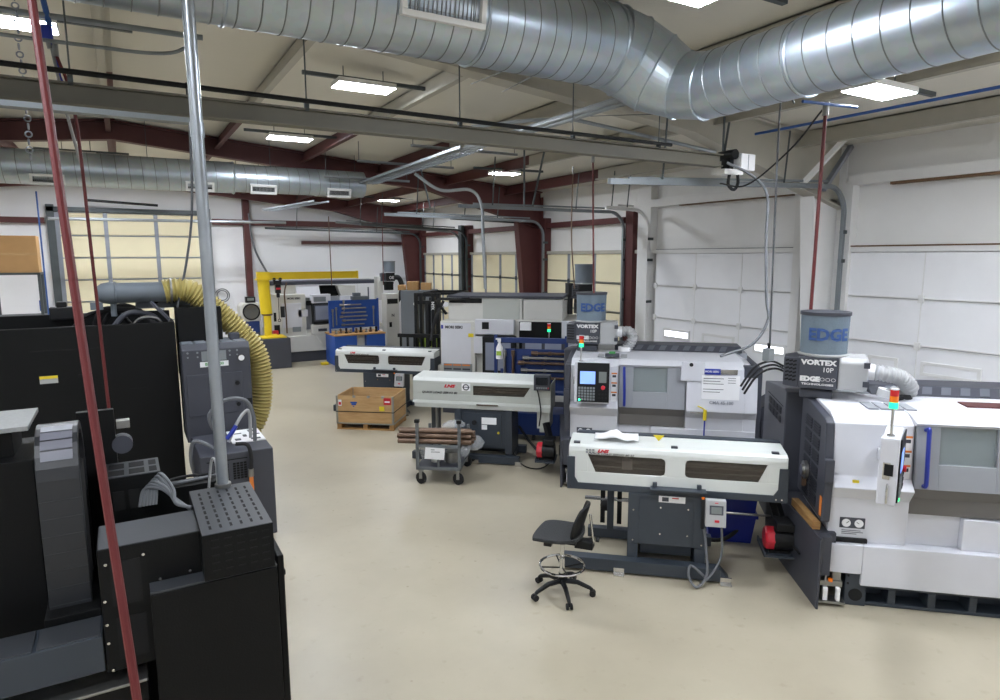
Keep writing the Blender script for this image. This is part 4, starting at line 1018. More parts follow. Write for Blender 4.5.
# low arm and plate under it
b3('lower_arm', 'fdark', (-1.2, 4.34, .5, -.27, 4.62, .73))
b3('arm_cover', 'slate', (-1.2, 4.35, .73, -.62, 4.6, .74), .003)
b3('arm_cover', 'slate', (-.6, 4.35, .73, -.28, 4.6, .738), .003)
b3('foot_plate', 'steel', (-.9, 4.3, .38, -.05, 4.7, .4))
b3('foot_block', 'black', (-.9, 4.35, -1.08, -.05, 4.7, .38))
# arched guard: curved band extruded across
ar = M(); rr_, cz_, cy_ = .3, 1.62, .85
pts = [(cy_ - rr_ * math.cos(a), cz_ + rr_ * math.sin(a)) for a in [R(180 * i / 12) for i in range(13)]]
inn = [(cy_ - (rr_ - .05) * math.cos(a), cz_ + (rr_ - .05) * math.sin(a)) for a in [R(180 * i / 12) for i in range(13)]]
ar.prism([(.55, .72)] + pts + [(1.15, .72), (1.10, .72)] + inn[::-1] + [(.6, .72)], 'x', -.56, -.33)
ao = ar.obj('arched_guard', 'guard', t, bevel=.004)
M().box(-.555, .6, .72, -.34, 1.1, 1.6).obj('guard_core', 'hole', t)
pl = M()
for i in range(2, 6):
    a0, a1 = R(14 * i - 4), R(14 * i + 8)
    q = [(cy_ - (rr_ + s) * math.cos(a), cz_ + (rr_ + s) * math.sin(a)) for s, a in ((0, a0), (.004, a0), (.004, a1), (0, a1))]
    pl.prism(q, 'x', -.53, -.36)
pl.obj('guard_plate', 'guardplate', ao)  # lighter grey paints in the light reflected off the upper curve
gs = M()
for i in range(7): gs.box(-.56, .547, .8 + i * .115, -.33, .55, .803 + i * .115)
gs.obj('guard_seam', 'slate', ao)
b3('arch_foot', 'black', (-.58, 4.62, .6, -.28, 5.3, .78), .006)
b3('rear_column', 'black', (-1.2, 4.95, -1.08, -.585, 5.6, 1.72), .006)
b3('perforated_table', 'perf', (-1.2, 5.0, 1.9, -.6, 5.6, 1.93), .003)
b3('table_leg', 'black', (-1.1, 5.1, 1.7, -.7, 5.5, 1.9), .003)
b3('upright_plate', 'black', (-.38, 5.6, .6, -.14, 5.66, 1.86), .004)
b3('plate_bracket', 'steel', (-.13, 5.62, 1.7, -.04, 5.7, 1.76), .003)
M().cyl((-.1, 1.4, 1.58), (-.1, 1.5, 1.58), .07, 20).obj('pulley', 'dgrey', t, smooth=True)
# small terminal box with square holes
e_ = M().box(-.24, 1.01, .95, .13, 1.39, 1.44).mi(1)
for i in range(3): e_.box(-.18 + i * .1, 1.006, 1.2, -.11 + i * .1, 1.011, 1.34)
eb = e_.obj('terminal_box', ['black', 'hole'], t)
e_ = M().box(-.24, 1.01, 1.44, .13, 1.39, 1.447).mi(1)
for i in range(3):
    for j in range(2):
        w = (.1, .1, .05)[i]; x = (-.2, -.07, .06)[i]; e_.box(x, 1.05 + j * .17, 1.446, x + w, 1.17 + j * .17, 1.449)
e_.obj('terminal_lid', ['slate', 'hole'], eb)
b3('gear_case', 'black', (-.25, 5.0, -1.08, .25, 5.6, .95), .006)
b3('cable_duct', 'black', (.14, 5.75, .9, .6, 5.95, 1.12), .004)
for i in range(6):
    z = 1.25 + .02 * i
    M().tube(cr([(-.02 + .02 * i, .95, 1.22), (.02 + .02 * i, 1.0, 1.33 + .02 * i), (.12 + .015 * i, .9 - .02 * i, 1.35 + .01 * (i % 3)), (.2, .75 - .02 * i, 1.31), (.29, .66 - .02 * i, 1.24 + .01 * i)]), .012, 8).obj('cable', 'wire', t, smooth=True)
M().tube(cr([(.45, 1.1, 1.2), (.48, 1.05, 1.45), (.5, .95, 1.47), (.5, .9, 1.3)]), .01, 8).obj('cable', 'greyhose', t, smooth=True)
M().tube(cr([(.0, 1.6, 1.12), (.25, 1.62, 1.14), (.5, 1.66, 1.14), (.62, 1.5, 1.2)]), .014, 8).obj('cable', 'wire', t, smooth=True)
M().tube(cr([(.0, 1.66, 1.12), (.3, 1.7, 1.16), (.55, 1.72, 1.14)]), .012, 8).obj('cable', 'rubber', t, smooth=True)

# bring the loader to its true size: the foot of every cabinet meets the floor
KS = .7353; base = t.children_recursive
for me in {c.data for c in base}:
    me.transform(Matrix.Translation((0, 0, 1.08 * KS)) @ Matrix.Scale(KS, 4))
for c in base:
    c.location = c.location * KS
    for md in c.modifiers: md.width *= KS
t.location = (0, 4.19 * KS, 0)

# big black enclosure behind it
t = thing('black_enclosure', 'big black machine enclosure with hoses on top, behind the arched guard', 'machine', (0, 8.2, 0))
M().box(-2.4, 0, 0, .47, .04, 2.27).obj('front_panel', 'black', t, bevel=.01)
M().box(-2.4, .04, 0, .47, 1.4, 2.1).obj('body', 'black', t, bevel=.01)
M().box(-2.4, .9, 2.1, .47, .96, 2.34).box(-2.4, .04, 2.1, -2.34, .96, 2.3).box(.43, .04, 2.1, .47, .5, 2.27).obj('top_rim', 'black', t, bevel=.006)
M().box(-.9, -.003, 2.02, -.22, .0, 2.03).box(-.02, -.003, 1.54, .15, 0, 1.545).obj('panel_seam', 'hole', t)
M().box(-.84, -.004, 1.68, -.68, 0, 1.76).obj('warning_sticker', 'greyhose', t)
M().box(-.84, -.006, 1.73, -.68, -.004, 1.76).obj('sticker_stripe', 'ylabel', t)
M().box(-.5, -.012, 1.72, -.42, 0, 1.75).obj('pull_handle', 'hole', t)
for pts, r_, m in (([(-.35, .6, 2.1), (-.25, .5, 2.38), (-.05, .45, 2.4), (.15, .4, 2.36), (.3, .3, 2.2)], .035, 'rubber'), ([(-.3, .7, 2.12), (-.1, .6, 2.42), (.1, .55, 2.4), (.2, .5, 2.3)], .03, 'rubber'), ([(-.2, .3, 2.12), (.0, .3, 2.36), (.25, .35, 2.33), (.38, .4, 2.16)], .03, 'dgrey'), ([(-.6, .5, 2.1), (-.4, .5, 2.34), (-.1, .65, 2.36), (.1, .6, 2.12)], .025, 'blackm'), ([(.0, .25, 2.12), (.12, .2, 2.3), (.3, .2, 2.3), (.38, .25, 2.14)], .02, 'steel')):
    M().tube(cr(pts), r_, 10).obj('hose', m, t, smooth=True)
M().box(-.75, .6, 2.3, -.5, .8, 2.44).box(-.68, .62, 2.44, -.58, .76, 2.5).obj('valve_block', 'blackm', t, bevel=.01)
M().box(.5, .1, 1.6, .98, .5, 2.42).obj('side_box', 'black', t, bevel=.006)
br = M().box(.1, .5, 2.4, .66, .53, 2.6).prism([(.66, 2.4), (.66, 2.6), (.7, 2.58), (.8, 2.42), (.8, 2.4)], 'y', .5, .53)
bo = br.obj('bracket', 'pale_part', t)
M().cyl((.3, .495, 2.5), (.3, .505, 2.5), .05, 16).cyl((.5, .495, 2.5), (.5, .505, 2.5), .045, 16).obj('bracket_hole', 'hole', bo)
M().bar((.25, .1, 2.5), (.42, -.02, 2.3), .03, .03).obj('strut', 'dgrey', t)
M().lathe([(0, -.28), (.07, -.28), (.11, -.22), (.125, -.14), (.115, -.06), (.115, .42), (0, .42)], (.0, .3, 2.6), 28, 'x').obj('exhaust_pipe', 'pipegrey', t, smooth=True)
M().ring((-.09, .3, 2.6), (1, 0, 0), .118, .012, 28, 6).obj('pipe_collar', 'pipegrey', t, smooth=True)
M().box(-.34, .25, 2.42, -.22, .35, 2.5).cyl((-.12, .3, 2.34), (-.12, .3, 2.5), .03, 10).obj('pipe_valve', 'pipegrey', t, smooth=True)
M().corr([(.4, .3, 2.6), (.55, .3, 2.62), (.7, .3, 2.58), (.95, .3, 2.36), (1.2, .3, 2.08), (1.36, .3, 1.85), (1.42, .3, 1.55), (1.41, .3, 1.25), (1.36, .3, 1.02), (1.27, .3, .86), (1.15, .3, .76)], .142, .042, .026, 24).obj('flex_hose', 'hose', t, smooth=True, ang=80)
M().ring((.47, .3, 2.61), (1, 0, 0), .14, .014, 24, 6).obj('hose_clamp', 'steel', t)

# grey filter unit
t = thing('filter_unit', 'dark grey filter unit with green-lettered label beside the khaki hose', 'filter unit', (.5, 7.95, 0))
M().prism([(0, .9), (0, 1.96), (.06, 2.02), (.6, 2.02), (.6, .9)], 'x', 0, .72).obj('upper_body', 'dgrey', t, bevel=.01)
M().box(.06, .04, .5, .62, .56, .9).obj('lower_body', 'dgrey', t, bevel=.01)
M().box(.03, -.012, 1.2, .62, 0, 1.68).obj('access_door', 'dgrey', t, bevel=.008)
k = M()
for z in (1.3, 1.55): k.cyl((.56, -.035, z), (.56, -.012, z), .025, 12)
k.obj('door_knob', 'blackm', t)
M().cyl((.62, -.02, 1.84), (.62, 0, 1.84), .04, 20).obj('gauge_rim', 'blackm', t); M().cyl((.62, -.024, 1.84), (.62, -.02, 1.84), .033, 20).obj('gauge_dial', 'paper', t)
M().box(.2, -.006, 1.83, .46, 0, 1.94).obj('label_upper', 'track', t)
lb = M().box(.18, -.006, 1.76, .48, 0, 1.82).obj('label', 'paper', t)
text('label_lettering', 'BF     2600', .045, 'text_green', lb, (.33, -.008, 1.79), FR, .001)
M().box(.66, -.004, 1.25, .71, 0, 1.35).obj('tag', 'hole', t)
ss = M()
for x in (.06, .16, .5, .58): ss.cyl((x, -.004, 1.93), (x, 0, 1.93), .012, 8).cyl((x, -.004, 1.88), (x, 0, 1.88), .01, 8)
ss.obj('rivet', 'track', t)
tg = M()
for i in range(5): tg.box(.02 + i * .14, .08, 2.02, .13 + i * .14, .5, 2.026)
tg.obj('top_plate', 'pale_part', t)
M().box(.55, .3, 2.02, .66, .42, 2.1).obj('junction', 'dgrey', t, bevel=.01)

# coolant tank in front of it
t = thing('coolant_tank', 'dark grey coolant tank with pale circuit-like top plate below the filter unit', 'tank', (.53, 6.94, 0))
M().box(0, 0, .05, .71, .9, 1.0).obj('tank_body', 'dgrey', t, bevel=.01)
g = M()
for i in range(9):
    for j in range(7):
        if not (i == 4): g.box(.13 + i * .035, -.004, .72 + j * .026, .158 + i * .035, 0, .74 + j * .026)
g.obj('vent_grille', 'hole', t)
M().box(.06, -.004, .93, .45, 0, .94).obj('lid_seam', 'hole', t)
M().box(.36, .35, 1.0, .7, .88, 1.012).obj('top_plate', 'paper', t)
d = M()
for q in ((.4, .42, .46, .5), (.56, .4, .66, .46), (.5, .55, .54, .64), (.6, .6, .68, .63), (.42, .7, .5, .73), (.58, .75, .64, .84)): d.box(q[0], q[1], 1.012, q[2], q[3], 1.015)
d.obj('plate_hole', 'dgrey', t)
M().tube(cr([(.3, .45, 1.0), (.2, .4, 1.15), (.15, .35, 1.35), (.3, .3, 1.5), (.5, .3, 1.48), (.58, .3, 1.3), (.58, .3, 1.02)]), .02, 10).obj('grey_hose', 'wire', t, smooth=True)
M().tube(cr([(.32, .35, 1.03), (.4, .35, 1.2), (.5, .4, 1.32), (.56, .45, 1.3), (.56, .45, 1.02)]), .018, 10).obj('grey_hose', 'greyhose', t, smooth=True)
M().tube(cr([(.3, .3, 1.08), (.35, .3, 1.14), (.4, .33, 1.2)]), .024, 8).obj('blue_sleeve', 'blueh', t, smooth=True)
M().tube(cr([(.0, .3, .6), (-.06, .25, .9), (-.03, .2, 1.12), (.1, .15, 1.08), (.18, .15, .98), (.05, .15, .9)]), .02, 8).obj('grey_hose', 'wire', t, smooth=True)
M().tube(cr([(.34, -.02, 1.1), (.45, -.04, 1.08), (.48, -.05, .95), (.47, -.05, .8)]), .02, 8).obj('black_cable', 'rubber', t, smooth=True)
M().cyl((.47, -.05, .3), (.47, -.05, .78), .022, 10).obj('sight_tube', 'orange', t, smooth=True); M().cyl((.47, -.05, .74), (.47, -.05, .82), .028, 10).obj('tube_fitting', 'steel', t, smooth=True)
# corner goods
t = thing('cardboard_box', 'brown cardboard box stacked high beside the back door', 'box', (-2.05, 18.9, 2.65)); M().box(-.4, -.3, 0, .36, .3, .85).obj('carton', 'kraft', t, bevel=.01); M().box(-.4, -.302, .4, .36, -.3, .46).obj('tape', 'ply', t)
t = thing('storage_rack', 'grey storage rack carrying the cardboard box in the corner', 'rack', (-2.1, 18.9, 0))
for x in (-.5, .4):
    for y in (-.35, .35): M().box(x - .03, y - .03, 0, x + .03, y + .03, 2.64).obj('upright', 'trackd', t)
for z in (.6, 1.6, 2.6): M().box(-.53, -.38, z, .43, .38, z + .05).obj('shelf', 'trackd', t)
t = M().box(-2.0, 21.18, 1.58, -1.8, 21.24, 1.86); tag(t.obj('blue_sign', 'blue'), 'small blue sign on the back wall beside the cream door', 'sign')
# ------------------------------------------------------------------ black work stool
t = thing('work_stool', 'black wheeled drafting stool with chrome foot ring beside the bar feeder', 'stool', (3.2, 4.42, 0), R(-50))
# local +x is the sitter's back
for k in range(5):
    a = R(72 * k + 10); c_, s_ = math.cos(a), math.sin(a)
    M().tube([(.03 * c_, .03 * s_, .125), (.14 * c_, .14 * s_, .12), (.25 * c_, .25 * s_, .075), (.27 * c_, .27 * s_, .06)], [.024, .022, .018, .016], 8).obj('base_leg', 'blackm', t, smooth=True)
    w = M(); px, py = .275 * c_, .275 * s_
    for o_ in (-.018, .018): w.cyl((px - s_ * (o_ - .008), py + c_ * (o_ - .008), .028), (px - s_ * (o_ + .008), py + c_ * (o_ + .008), .028), .028, 14)
    w.box(px - .012, py - .012, .03, px + .012, py + .012, .06)
    w.obj('caster', 'rubber', t)
M().cyl((0, 0, .1), (0, 0, .2), .03, 14).obj('hub', 'blackm', t, smooth=True)
M().cyl((0, 0, .18), (0, 0, .52), .02, 14).cyl((0, 0, .18), (0, 0, .34), .026, 14).obj('gas_lift', 'chrome', t, smooth=True)
rg = M().ring((0, 0, .27), (0, 0, 1), .2, .012, 40, 8); rg.obj('foot_ring', 'chrome', t, smooth=True)
rs = M()
for k in range(4):
    a = R(90 * k + 30); rs.cyl((.02 * math.cos(a), .02 * math.sin(a), .25), (.195 * math.cos(a), .195 * math.sin(a), .27), .007, 8)
rs.obj('ring_spoke', 'blackm', t)
def pad(pts_fn, nu, nv, th, name, m):
    s = M(); vs_ = []
    for side in (0, 1):
        for j in range(nv + 1):
            for i in range(nu + 1):
                p, n_ = pts_fn(i / nu, j / nv); vs_.append(tuple(Vector(p) + Vector(n_) * (th * (side - .5))))
    W = nu + 1; O = W * (nv + 1); fs = []
    for j in range(nv):
        for i in range(nu):
            q = [j * W + i, j * W + i + 1, (j + 1) * W + i + 1, (j + 1) * W + i]
            fs.append(q[::-1]); fs.append([O + x for x in q])
    loop = [i for i in range(W)] + [j * W + nu for j in range(1, nv + 1)] + [nv * W + i for i in range(nu - 1, -1, -1)] + [j * W for j in range(nv - 1, 0, -1)]
    for a, b in zip(loop, loop[1:] + loop[:1]): fs.append((a, b, O + b, O + a))
    s.add(vs_, fs); return s.obj(name, m, t, bevel=.008, smooth=True, seg=3)
def sq(u, v):   # square to rounded square
    x, y = 2 * u - 1, 2 * v - 1
    k = 1 - .16 * (x * x * y * y); return x * k, y * k
def seat_fn(u, v):
    x, y = sq(u, v); z = .555 + .03 * max(0, x) ** 2 + .022 * y * y - .035 * max(0, -x - .4) ** 2
    return (x * .22 - .03, y * (.225 - .01 * x), z), (0, 0, 1)
K['pu'] = mat('pitted_black_foam', (40, 42, 44), 0.7, var=0.15, scale=30, bump=0.7, bscale=70)
pad(seat_fn, 12, 12, .032, 'seat', 'pu')
def back_fn(u, v):
    x, y = sq(u, v); w = .19 - .05 * max(0, y) ** 2
    return (.19 - .05 * (x * x) + .045 * y, x * w, .72 + y * .155), (1, 0, -.25)
pad(back_fn, 10, 10, .024, 'backrest', 'blackm')
M().tube(cr([(.05, 0, .5), (.2, 0, .5), (.27, 0, .52), (.27, 0, .6), (.245, 0, .78)]), .012, 8).obj('back_stem', 'chrome', t, smooth=True)
M().box(.12, -.05, .47, .28, .05, .54).cyl((.24, .06, .5), (.24, .09, .5), .03, 12).cyl((.3, .0, .56), (.33, 0, .56), .025, 12).obj('tilt_knob', 'blackm', t, bevel=.006)
M().box(-.14, -.09, .51, .14, .09, .535).box(-.13, -.16, .5, -.06, -.1, .535).obj('seat_plate', 'blackm', t, bevel=.005)

# ------------------------------------------------------------------ red and black hydraulic pumps on trays
def pump(loc, label, rz=UD):
    t = thing('hydraulic_pump', label, 'pump', loc, rz)
    M().box(-.17, -.02, 0, .1, .36, .02).box(-.17, -.02, 0, -.155, .36, .05).obj('tray', 'fdark', t)
    M().cyl((-.08, .1, .15), (.09, .1, .15), .11, 16).obj('motor', 'blackm', t, smooth=True)
    M().lathe([(0, 0), (.09, 0), (.115, .02), (.115, .08), (.1, .1), (0, .1)], (-.16, .1, .15), 8, 'x').obj('fan_cover', 'red', t, bevel=.006)
    M().box(-.07, .0, .25, .09, .22, .33).obj('terminal_box', 'blackm', t, bevel=.01)
    M().bar((.0, .22, .3), (-.06, .28, .5), .08, .08).obj('filter_can', 'blackm', t, bevel=.01)
    M().box(-.12, .04, .02, .07, .16, .05).obj('foot', 'blackm', t)
    return t
pump(Vector((5.10, 3.11, .19)) + U * (-.29) + V * .42, 'red-faced hydraulic pump on a tray at the end of the lathe by the pine block')
pump(Vector((4.93, 6.63, .18)) + U * (-.36) + V * .3, 'red-faced hydraulic pump between the single-window feeder and the middle lathe')
o = line('power_cable', [tuple(Vector((4.30, 8.06, 0)) + U * a + V * b + Vector((0, 0, z))) for a, b, z in ((.52, .5, .45), (.7, .3, .3), (.9, .2, .12), (1.0, .1, .04), (1.06, .1, .2))], .02, 'rubber', 'black cable looping under the single-window feeder to its pump', 'cable')
o = line('power_cable', [tuple(Vector((4.30, 8.06, 0)) + U * a + V * b + Vector((0, 0, z))) for a, b, z in ((.5, .1, .16), (.7, -.08, .03), (.95, -.1, .02), (1.12, .05, .15), (1.1, .1, .35))], .01, 'rubber', 'thin black cable on the floor before the single-window feeder', 'cable')
o = line('power_cable', [tuple(Vector((3.67, 4.61, 0)) + U * a + V * b + Vector((0, 0, z))) for a, b, z in ((1.05, .6, .25), (1.15, .8, .08), (1.35, .9, .06), (1.55, 1.0, .2))], .022, 'rubber', 'thick black cable on the floor before the blue bins', 'cable')
o = line('bar_rod', [tuple(Vector((3.67, 4.61, 0)) + U * 1.05 + V * .7 + Vector((0, 0, .42))), tuple(Vector((3.67, 4.61, 0)) + U * 1.75 + V * .75 + Vector((0, 0, .4)))], .012, 'steel', 'bright steel rod sticking out in front of the blue bins', 'rod', sm=0)
# blue bins
def bin_(loc, w, d, h, label, rz=UD):
    t = thing('plastic_bin', label, 'bin', loc, rz, 'blue bins behind the feeder')
    a = M(); i_ = .04
    o8 = [(-w / 2 + i_, -d / 2 + i_, 0), (w / 2 - i_, -d / 2 + i_, 0), (w / 2 - i_, d / 2 - i_, 0), (-w / 2 + i_, d / 2 - i_, 0), (-w / 2, -d / 2, h), (w / 2, -d / 2, h), (w / 2, d / 2, h), (-w / 2, d / 2, h)]
    n8 = [(-w / 2 + i_ + .012, -d / 2 + i_ + .012, .015), (w / 2 - i_ - .012, -d / 2 + i_ + .012, .015), (w / 2 - i_ - .012, d / 2 - i_ - .012, .015), (-w / 2 + i_ + .012, d / 2 - i_ - .012, .015), (-w / 2 + .012, -d / 2 + .012, h), (w / 2 - .012, -d / 2 + .012, h), (w / 2 - .012, d / 2 - .012, h), (-w / 2 + .012, d / 2 - .012, h)]
    a.add(o8 + n8, [(3, 2, 1, 0), (8, 9, 10, 11), (0, 1, 5, 4), (1, 2, 6, 5), (2, 3, 7, 6), (3, 0, 4, 7), (9, 8, 12, 13), (10, 9, 13, 14), (11, 10, 14, 15), (8, 11, 15, 12), (4, 5, 13, 12), (5, 6, 14, 13), (6, 7, 15, 14), (7, 4, 12, 15)])
    a.obj('tub', 'bin', t); M().box(-w / 2 - .015, -d / 2 - .015, h - .04, w / 2 + .015, -d / 2, h).box(-w / 2 - .015, d / 2, h - .04, w / 2 + .015, d / 2 + .015, h).box(-w / 2 - .015, -d / 2, h - .04, -w / 2, d / 2, h).box(w / 2, -d / 2, h - .04, w / 2 + .015, d / 2, h).obj('rim', 'bin', t)
    return t
F3 = Vector((3.67, 4.61, 0))
bin_(F3 + U * 1.40 + V * 1.12, .5, .4, .33, 'lower blue plastic bin on the floor behind the bar feeder')
bin_(F3 + U * 1.40 + V * 1.14 + Vector((0, 0, .335)), .56, .44, .42, 'upper blue plastic bin stacked on another behind the bar feeder')

# ------------------------------------------------------------------ crate
t = thing('wooden_crate', 'open plywood crate on a pallet base in front of the far bar feeder', 'crate', (3.06, 10.99, 0), R(-38))
W, D, H0, H1 = 1.03, .78, .1, .6
for nm, q in (('front_board', (0, 0, W, .02)), ('back_board', (0, D - .02, W, D)), ('end_board', (0, .02, .02, D - .02)), ('end_board', (W - .02, .02, W, D - .02))):
    M().box(q[0], q[1], H0, q[2], q[3], H1).obj(nm, 'ply', t)
M().box(.02, .02, H0, W - .02, D - .02, H0 + .03).obj('bottom_board', 'ply', t)
for x in (0, W / 2 - .04, W - .08): M().box(x, .01, .02, x + .08, D - .01, H0).obj('bearer', 'pine', t)
M().box(0, .0, 0, W, .09, .02).box(0, D - .09, 0, W, D, .02).obj('skid_board', 'pine', t)
ed = M()
for x, y in ((-.004, -.004), (W - .03, -.004), (-.004, D - .03), (W - .03, D - .03)): ed.box(x, y, H0, x + .034, y + .034, H1 + .002)
ed.box(0, -.004, H0 - .0, W, -.001, H0 + .025).box(W + .001, 0, H0, W + .004, D, H0 + .025)
ed.obj('tin_edge', 'tin', t)
st = M().box(-.006, -.006, .315, W + .006, D + .006, .327); so = st.obj('strap', 'rubber', t)
M().box(.04, -.006, .42, .1, -.003, .53).obj('sticker', 'paper', t); M().box(.05, -.008, .44, .09, -.006, .49).obj('sticker_mark', 'text_red', t)
M().box(.86, -.006, .46, .99, -.003, .58).obj('warning_label', 'red', t); M().box(.88, -.008, .5, .97, -.006, .525).obj('label_bar', 'paper', t)
M().box(.78, -.006, .35, .87, -.003, .43).obj('arrow_label', 'ylabel', t)
M().box(.26, -.006, .47, .38, -.003, .5).box(.28, -.006, .44, .36, -.003, .468).box(.3, -.006, .41, .33, -.003, .425).obj('stencil', 'blue', t)
cp = M()
for x in (.3, .56, .82): cp.box(x, -.006, .57, x + .05, .022, .608)
cp.obj('clip', 'tin', t)

# ------------------------------------------------------------------ cart of steel bars
t = thing('stock_cart', 'grey wheeled cart with upright posts carrying dark steel bars and a paper sheet', 'cart', (3.20, 7.70, 0), R(-36))
fr = M()
W, D = .56, .8
for x in (0, W):
    for y in (0, D): fr.box(x - .02, y - .02, .2, x + .02, y + .02, .86 if y == 0 else .62)
for y in (0, D):
    fr.box(-.02, y - .02, .2, W + .02, y + .02, .24).box(-.02, y - .02, .5, W + .02, y + .02, .54)
for x in (0, W): fr.box(x - .02, 0, .2, x + .02, D, .24).box(x - .02, 0, .5, x + .02, D, .54)
fr.box(W / 2 - .015, -.015, .2, W / 2 + .015, .015, .5)
fr.obj('frame', 'grey_cart', t, bevel=.003)
M().box(0, 0, .235, W, D, .245).obj('deck', 'dgrey', t)
for x in (0, W): M().box(x - .03, -.03, .84, x + .03, .03, .88).obj('post_cap', 'blackm', t)
for x in (.04, W - .02):
    for y in (.02, D - .02):
        w = M().cyl((x - .012, y - .02, .078), (x + .012, y + .02, .078), .077, 20).obj('caster_wheel', 'rubber', t, smooth=True)
        M().box(x - .02, y - .045, .08, x + .02, y - .035, .2).box(x - .02, y + .035, .08, x + .02, y + .045, .2).box(x - .03, y - .045, .19, x + .03, y + .04, .2).obj('caster_fork', 'steel', w)
M().hexa([(.1, -.036, .36), (.36, -.036, .35), (.36, -.03, .35), (.1, -.03, .36), (.12, -.05, .52), (.38, -.05, .51), (.38, -.044, .51), (.12, -.044, .52)]).obj('paper_sheet', 'paper', t)
tl = M()
for i, (z, w_) in enumerate(((.485, .05), (.455, .12), (.425, .06), (.405, .05))): tl.box(.19, -.052 + .005 * i, z, .19 + w_, -.046 + .005 * i, z + .007)
tl.obj('sheet_lettering', 'dgrey', t)
CT = Vector((3.20, 7.70, 0)); cu_ = Vector((math.cos(R(-36)), math.sin(R(-36)), 0)); cv_ = Vector((-math.sin(R(-36)), math.cos(R(-36)), 0))
bars = [(.06, .575, .034), (.135, .575, .034), (.21, .575, .034), (.285, .575, .034), (.36, .575, .034), (.1, .635, .032), (.175, .635, .032), (.25, .635, .032), (.32, .635, .032), (.14, .69, .03), (.21, .69, .03)]
bn = ['lower', 'upper', 'top']
for i, (y, z, r_) in enumerate(bars):
    dx = .03 * math.sin(i * 2.4)
    b = M().cyl((-.27 + dx, 0, 0), (.72 + dx, 0, 0), r_, 14).obj('steel_bar', 'bronze', smooth=True)
    b.location = CT + cv_ * (y - .02) + Vector((0, 0, z)); b.rotation_euler = (0, 0, R(-36))
    tag(b, '%s dark round steel bar of the %s layer on the cart' % (['first', 'second', 'third', 'fourth', 'fifth', 'first', 'second', 'third', 'fourth', 'first', 'second'][i], 'lower' if i < 5 else 'middle' if i < 9 else 'top'), 'bar', 'steel bars on the cart')
def wrap(loc, sx, sy, sz, label, seed):
    r_ = random.Random(seed); m_ = M().ball((0, 0, 0), 1, 1, 1, 16, 10)
    m_.v = [(x * sx * (1 + .35 * (r_.random() - .5)), y * sy * (1 + .35 * (r_.random() - .5)), z * sz * (1 + .35 * (r_.random() - .5))) for x, y, z in m_.v]
    o = m_.obj('plastic_bag', 'plastic_wrap', smooth=True); o.location = loc; return tag(o, label, 'plastic bag')
wrap(CT + cu_ * .6 + cv_ * .12 + Vector((0, 0, .46)), .09, .09, .1, 'clear plastic bag hanging at the post of the steel cart', 1)
wrap(CT + cu_ * .72 + cv_ * .35 + Vector((0, 0, .48)), .12, .1, .1, 'clear plastic wrap bunched at the far end of the steel bars', 5)
wrap(CT + cu_ * .08 + cv_ * .1 + Vector((0, 0, .43)), .07, .08, .11, 'clear plastic bag hanging beside the paper sheet on the cart', 2)
wrap(CT + cu_ * .38 + cv_ * .6 + Vector((0, 0, .66)), .18, .1, .06, 'clear plastic wrap heaped behind the bars on the cart', 3)
o = M().lathe([(0, 0), (.1, 0), (.1, .14), (.03, .16), (0, .16)], (0, 0, 0), 20).obj('wire_spool', 'steel', smooth=True); o.location = CT + cu_ * .42 + cv_ * .25 + Vector((0, 0, .246)); tag(o, 'round metal part standing on the lower deck of the cart', 'metal part')
o = M().lathe([(0, 0), (.06, 0), (.06, .2), (.03, .24), (.03, .27), (0, .27)], (0, 0, 0), 18).obj('plastic_bottle', 'owhite', smooth=True); o.location = CT + cu_ * .2 + cv_ * .22 + Vector((0, 0, .246)); tag(o, 'white bottle standing on the lower deck of the cart', 'bottle')

# ------------------------------------------------------------------ yellow jib crane on its block
t = thing('jib_crane', 'yellow jib crane with long arm standing on a dark block', 'crane', (3.32, 18.35, 0))
M().box(-.3, -.4, 0, .5, .4, .82).obj('base_block', 'dgrey', t, bevel=.01)
M().lathe([(0, 0), (.3, 0), (.28, .03), (.14, .06), (.12, .08), (0, .08)], (.1, 0, .82), 24).box(-.22, -.3, .82, .42, .3, .85).obj('base_plate', 'yellow', t)
M().tube([(.0, 0, .85), (.0, 0, 1.45)], .1, 20).obj('lower_mast', 'yellow', t, smooth=True)
M().ring((0, 0, 1.45), (0, 0, 1), .115, .03, 24, 6).obj('pivot_ring', 'bronze', t)
M().tube([(-.02, 0, 1.47), (-.06, 0, 2.38)], [.15, .155], 20).box(-.25, -.16, 2.38, .12, .16, 2.42).box(-.22, -.1, 2.42, .1, .1, 2.6).obj('mast', 'yellow', t, smooth=True)
ar = M().box(-.2, -.012, 2.4, 2.55, .012, 2.58).box(-.2, -.07, 2.39, 2.55, .07, 2.405).box(-.2, -.07, 2.575, 2.55, .07, 2.59).box(2.53, -.07, 2.38, 2.56, .07, 2.6)
ar.obj('arm', 'yellow', t, bevel=.003)
hk = M().box(.2, -.06, 2.26, .4, .06, 2.36).cyl((.22, -.07, 2.4), (.22, .07, 2.4), .04, 12).cyl((.38, -.07, 2.4), (.38, .07, 2.4), .04, 12); ho = hk.obj('trolley', 'rubber', t)
M().box(.24, -.08, 2.02, .38, .08, 2.26).box(.27, -.05, 1.9, .35, .05, 2.02).obj('hoist_body', 'blackm', t, bevel=.015)
M().box(.25, -.085, 2.12, .37, .082, 2.17).obj('hoist_band', 'red', t)
hh = M().cyl((.31, 0, 1.3), (.31, 0, 1.9), .008, 6).ring((.31, 0, 1.27), (0, 1, 0), .035, .01, 12, 5).box(.36, -.04, 1.35, .46, .04, 1.65)
hh.obj('hoist_chain', 'rubber', t)
M().tube(cr([(.5, 0, .9), (.5, .02, 1.5), (.48, .0, 2.0), (.55, 0, 2.3)]), .02, 8).obj('cable', 'bronze', t, smooth=True)
M().box(.14, .05, .86, .28, .2, .98).obj('tool_chest', 'red', t)

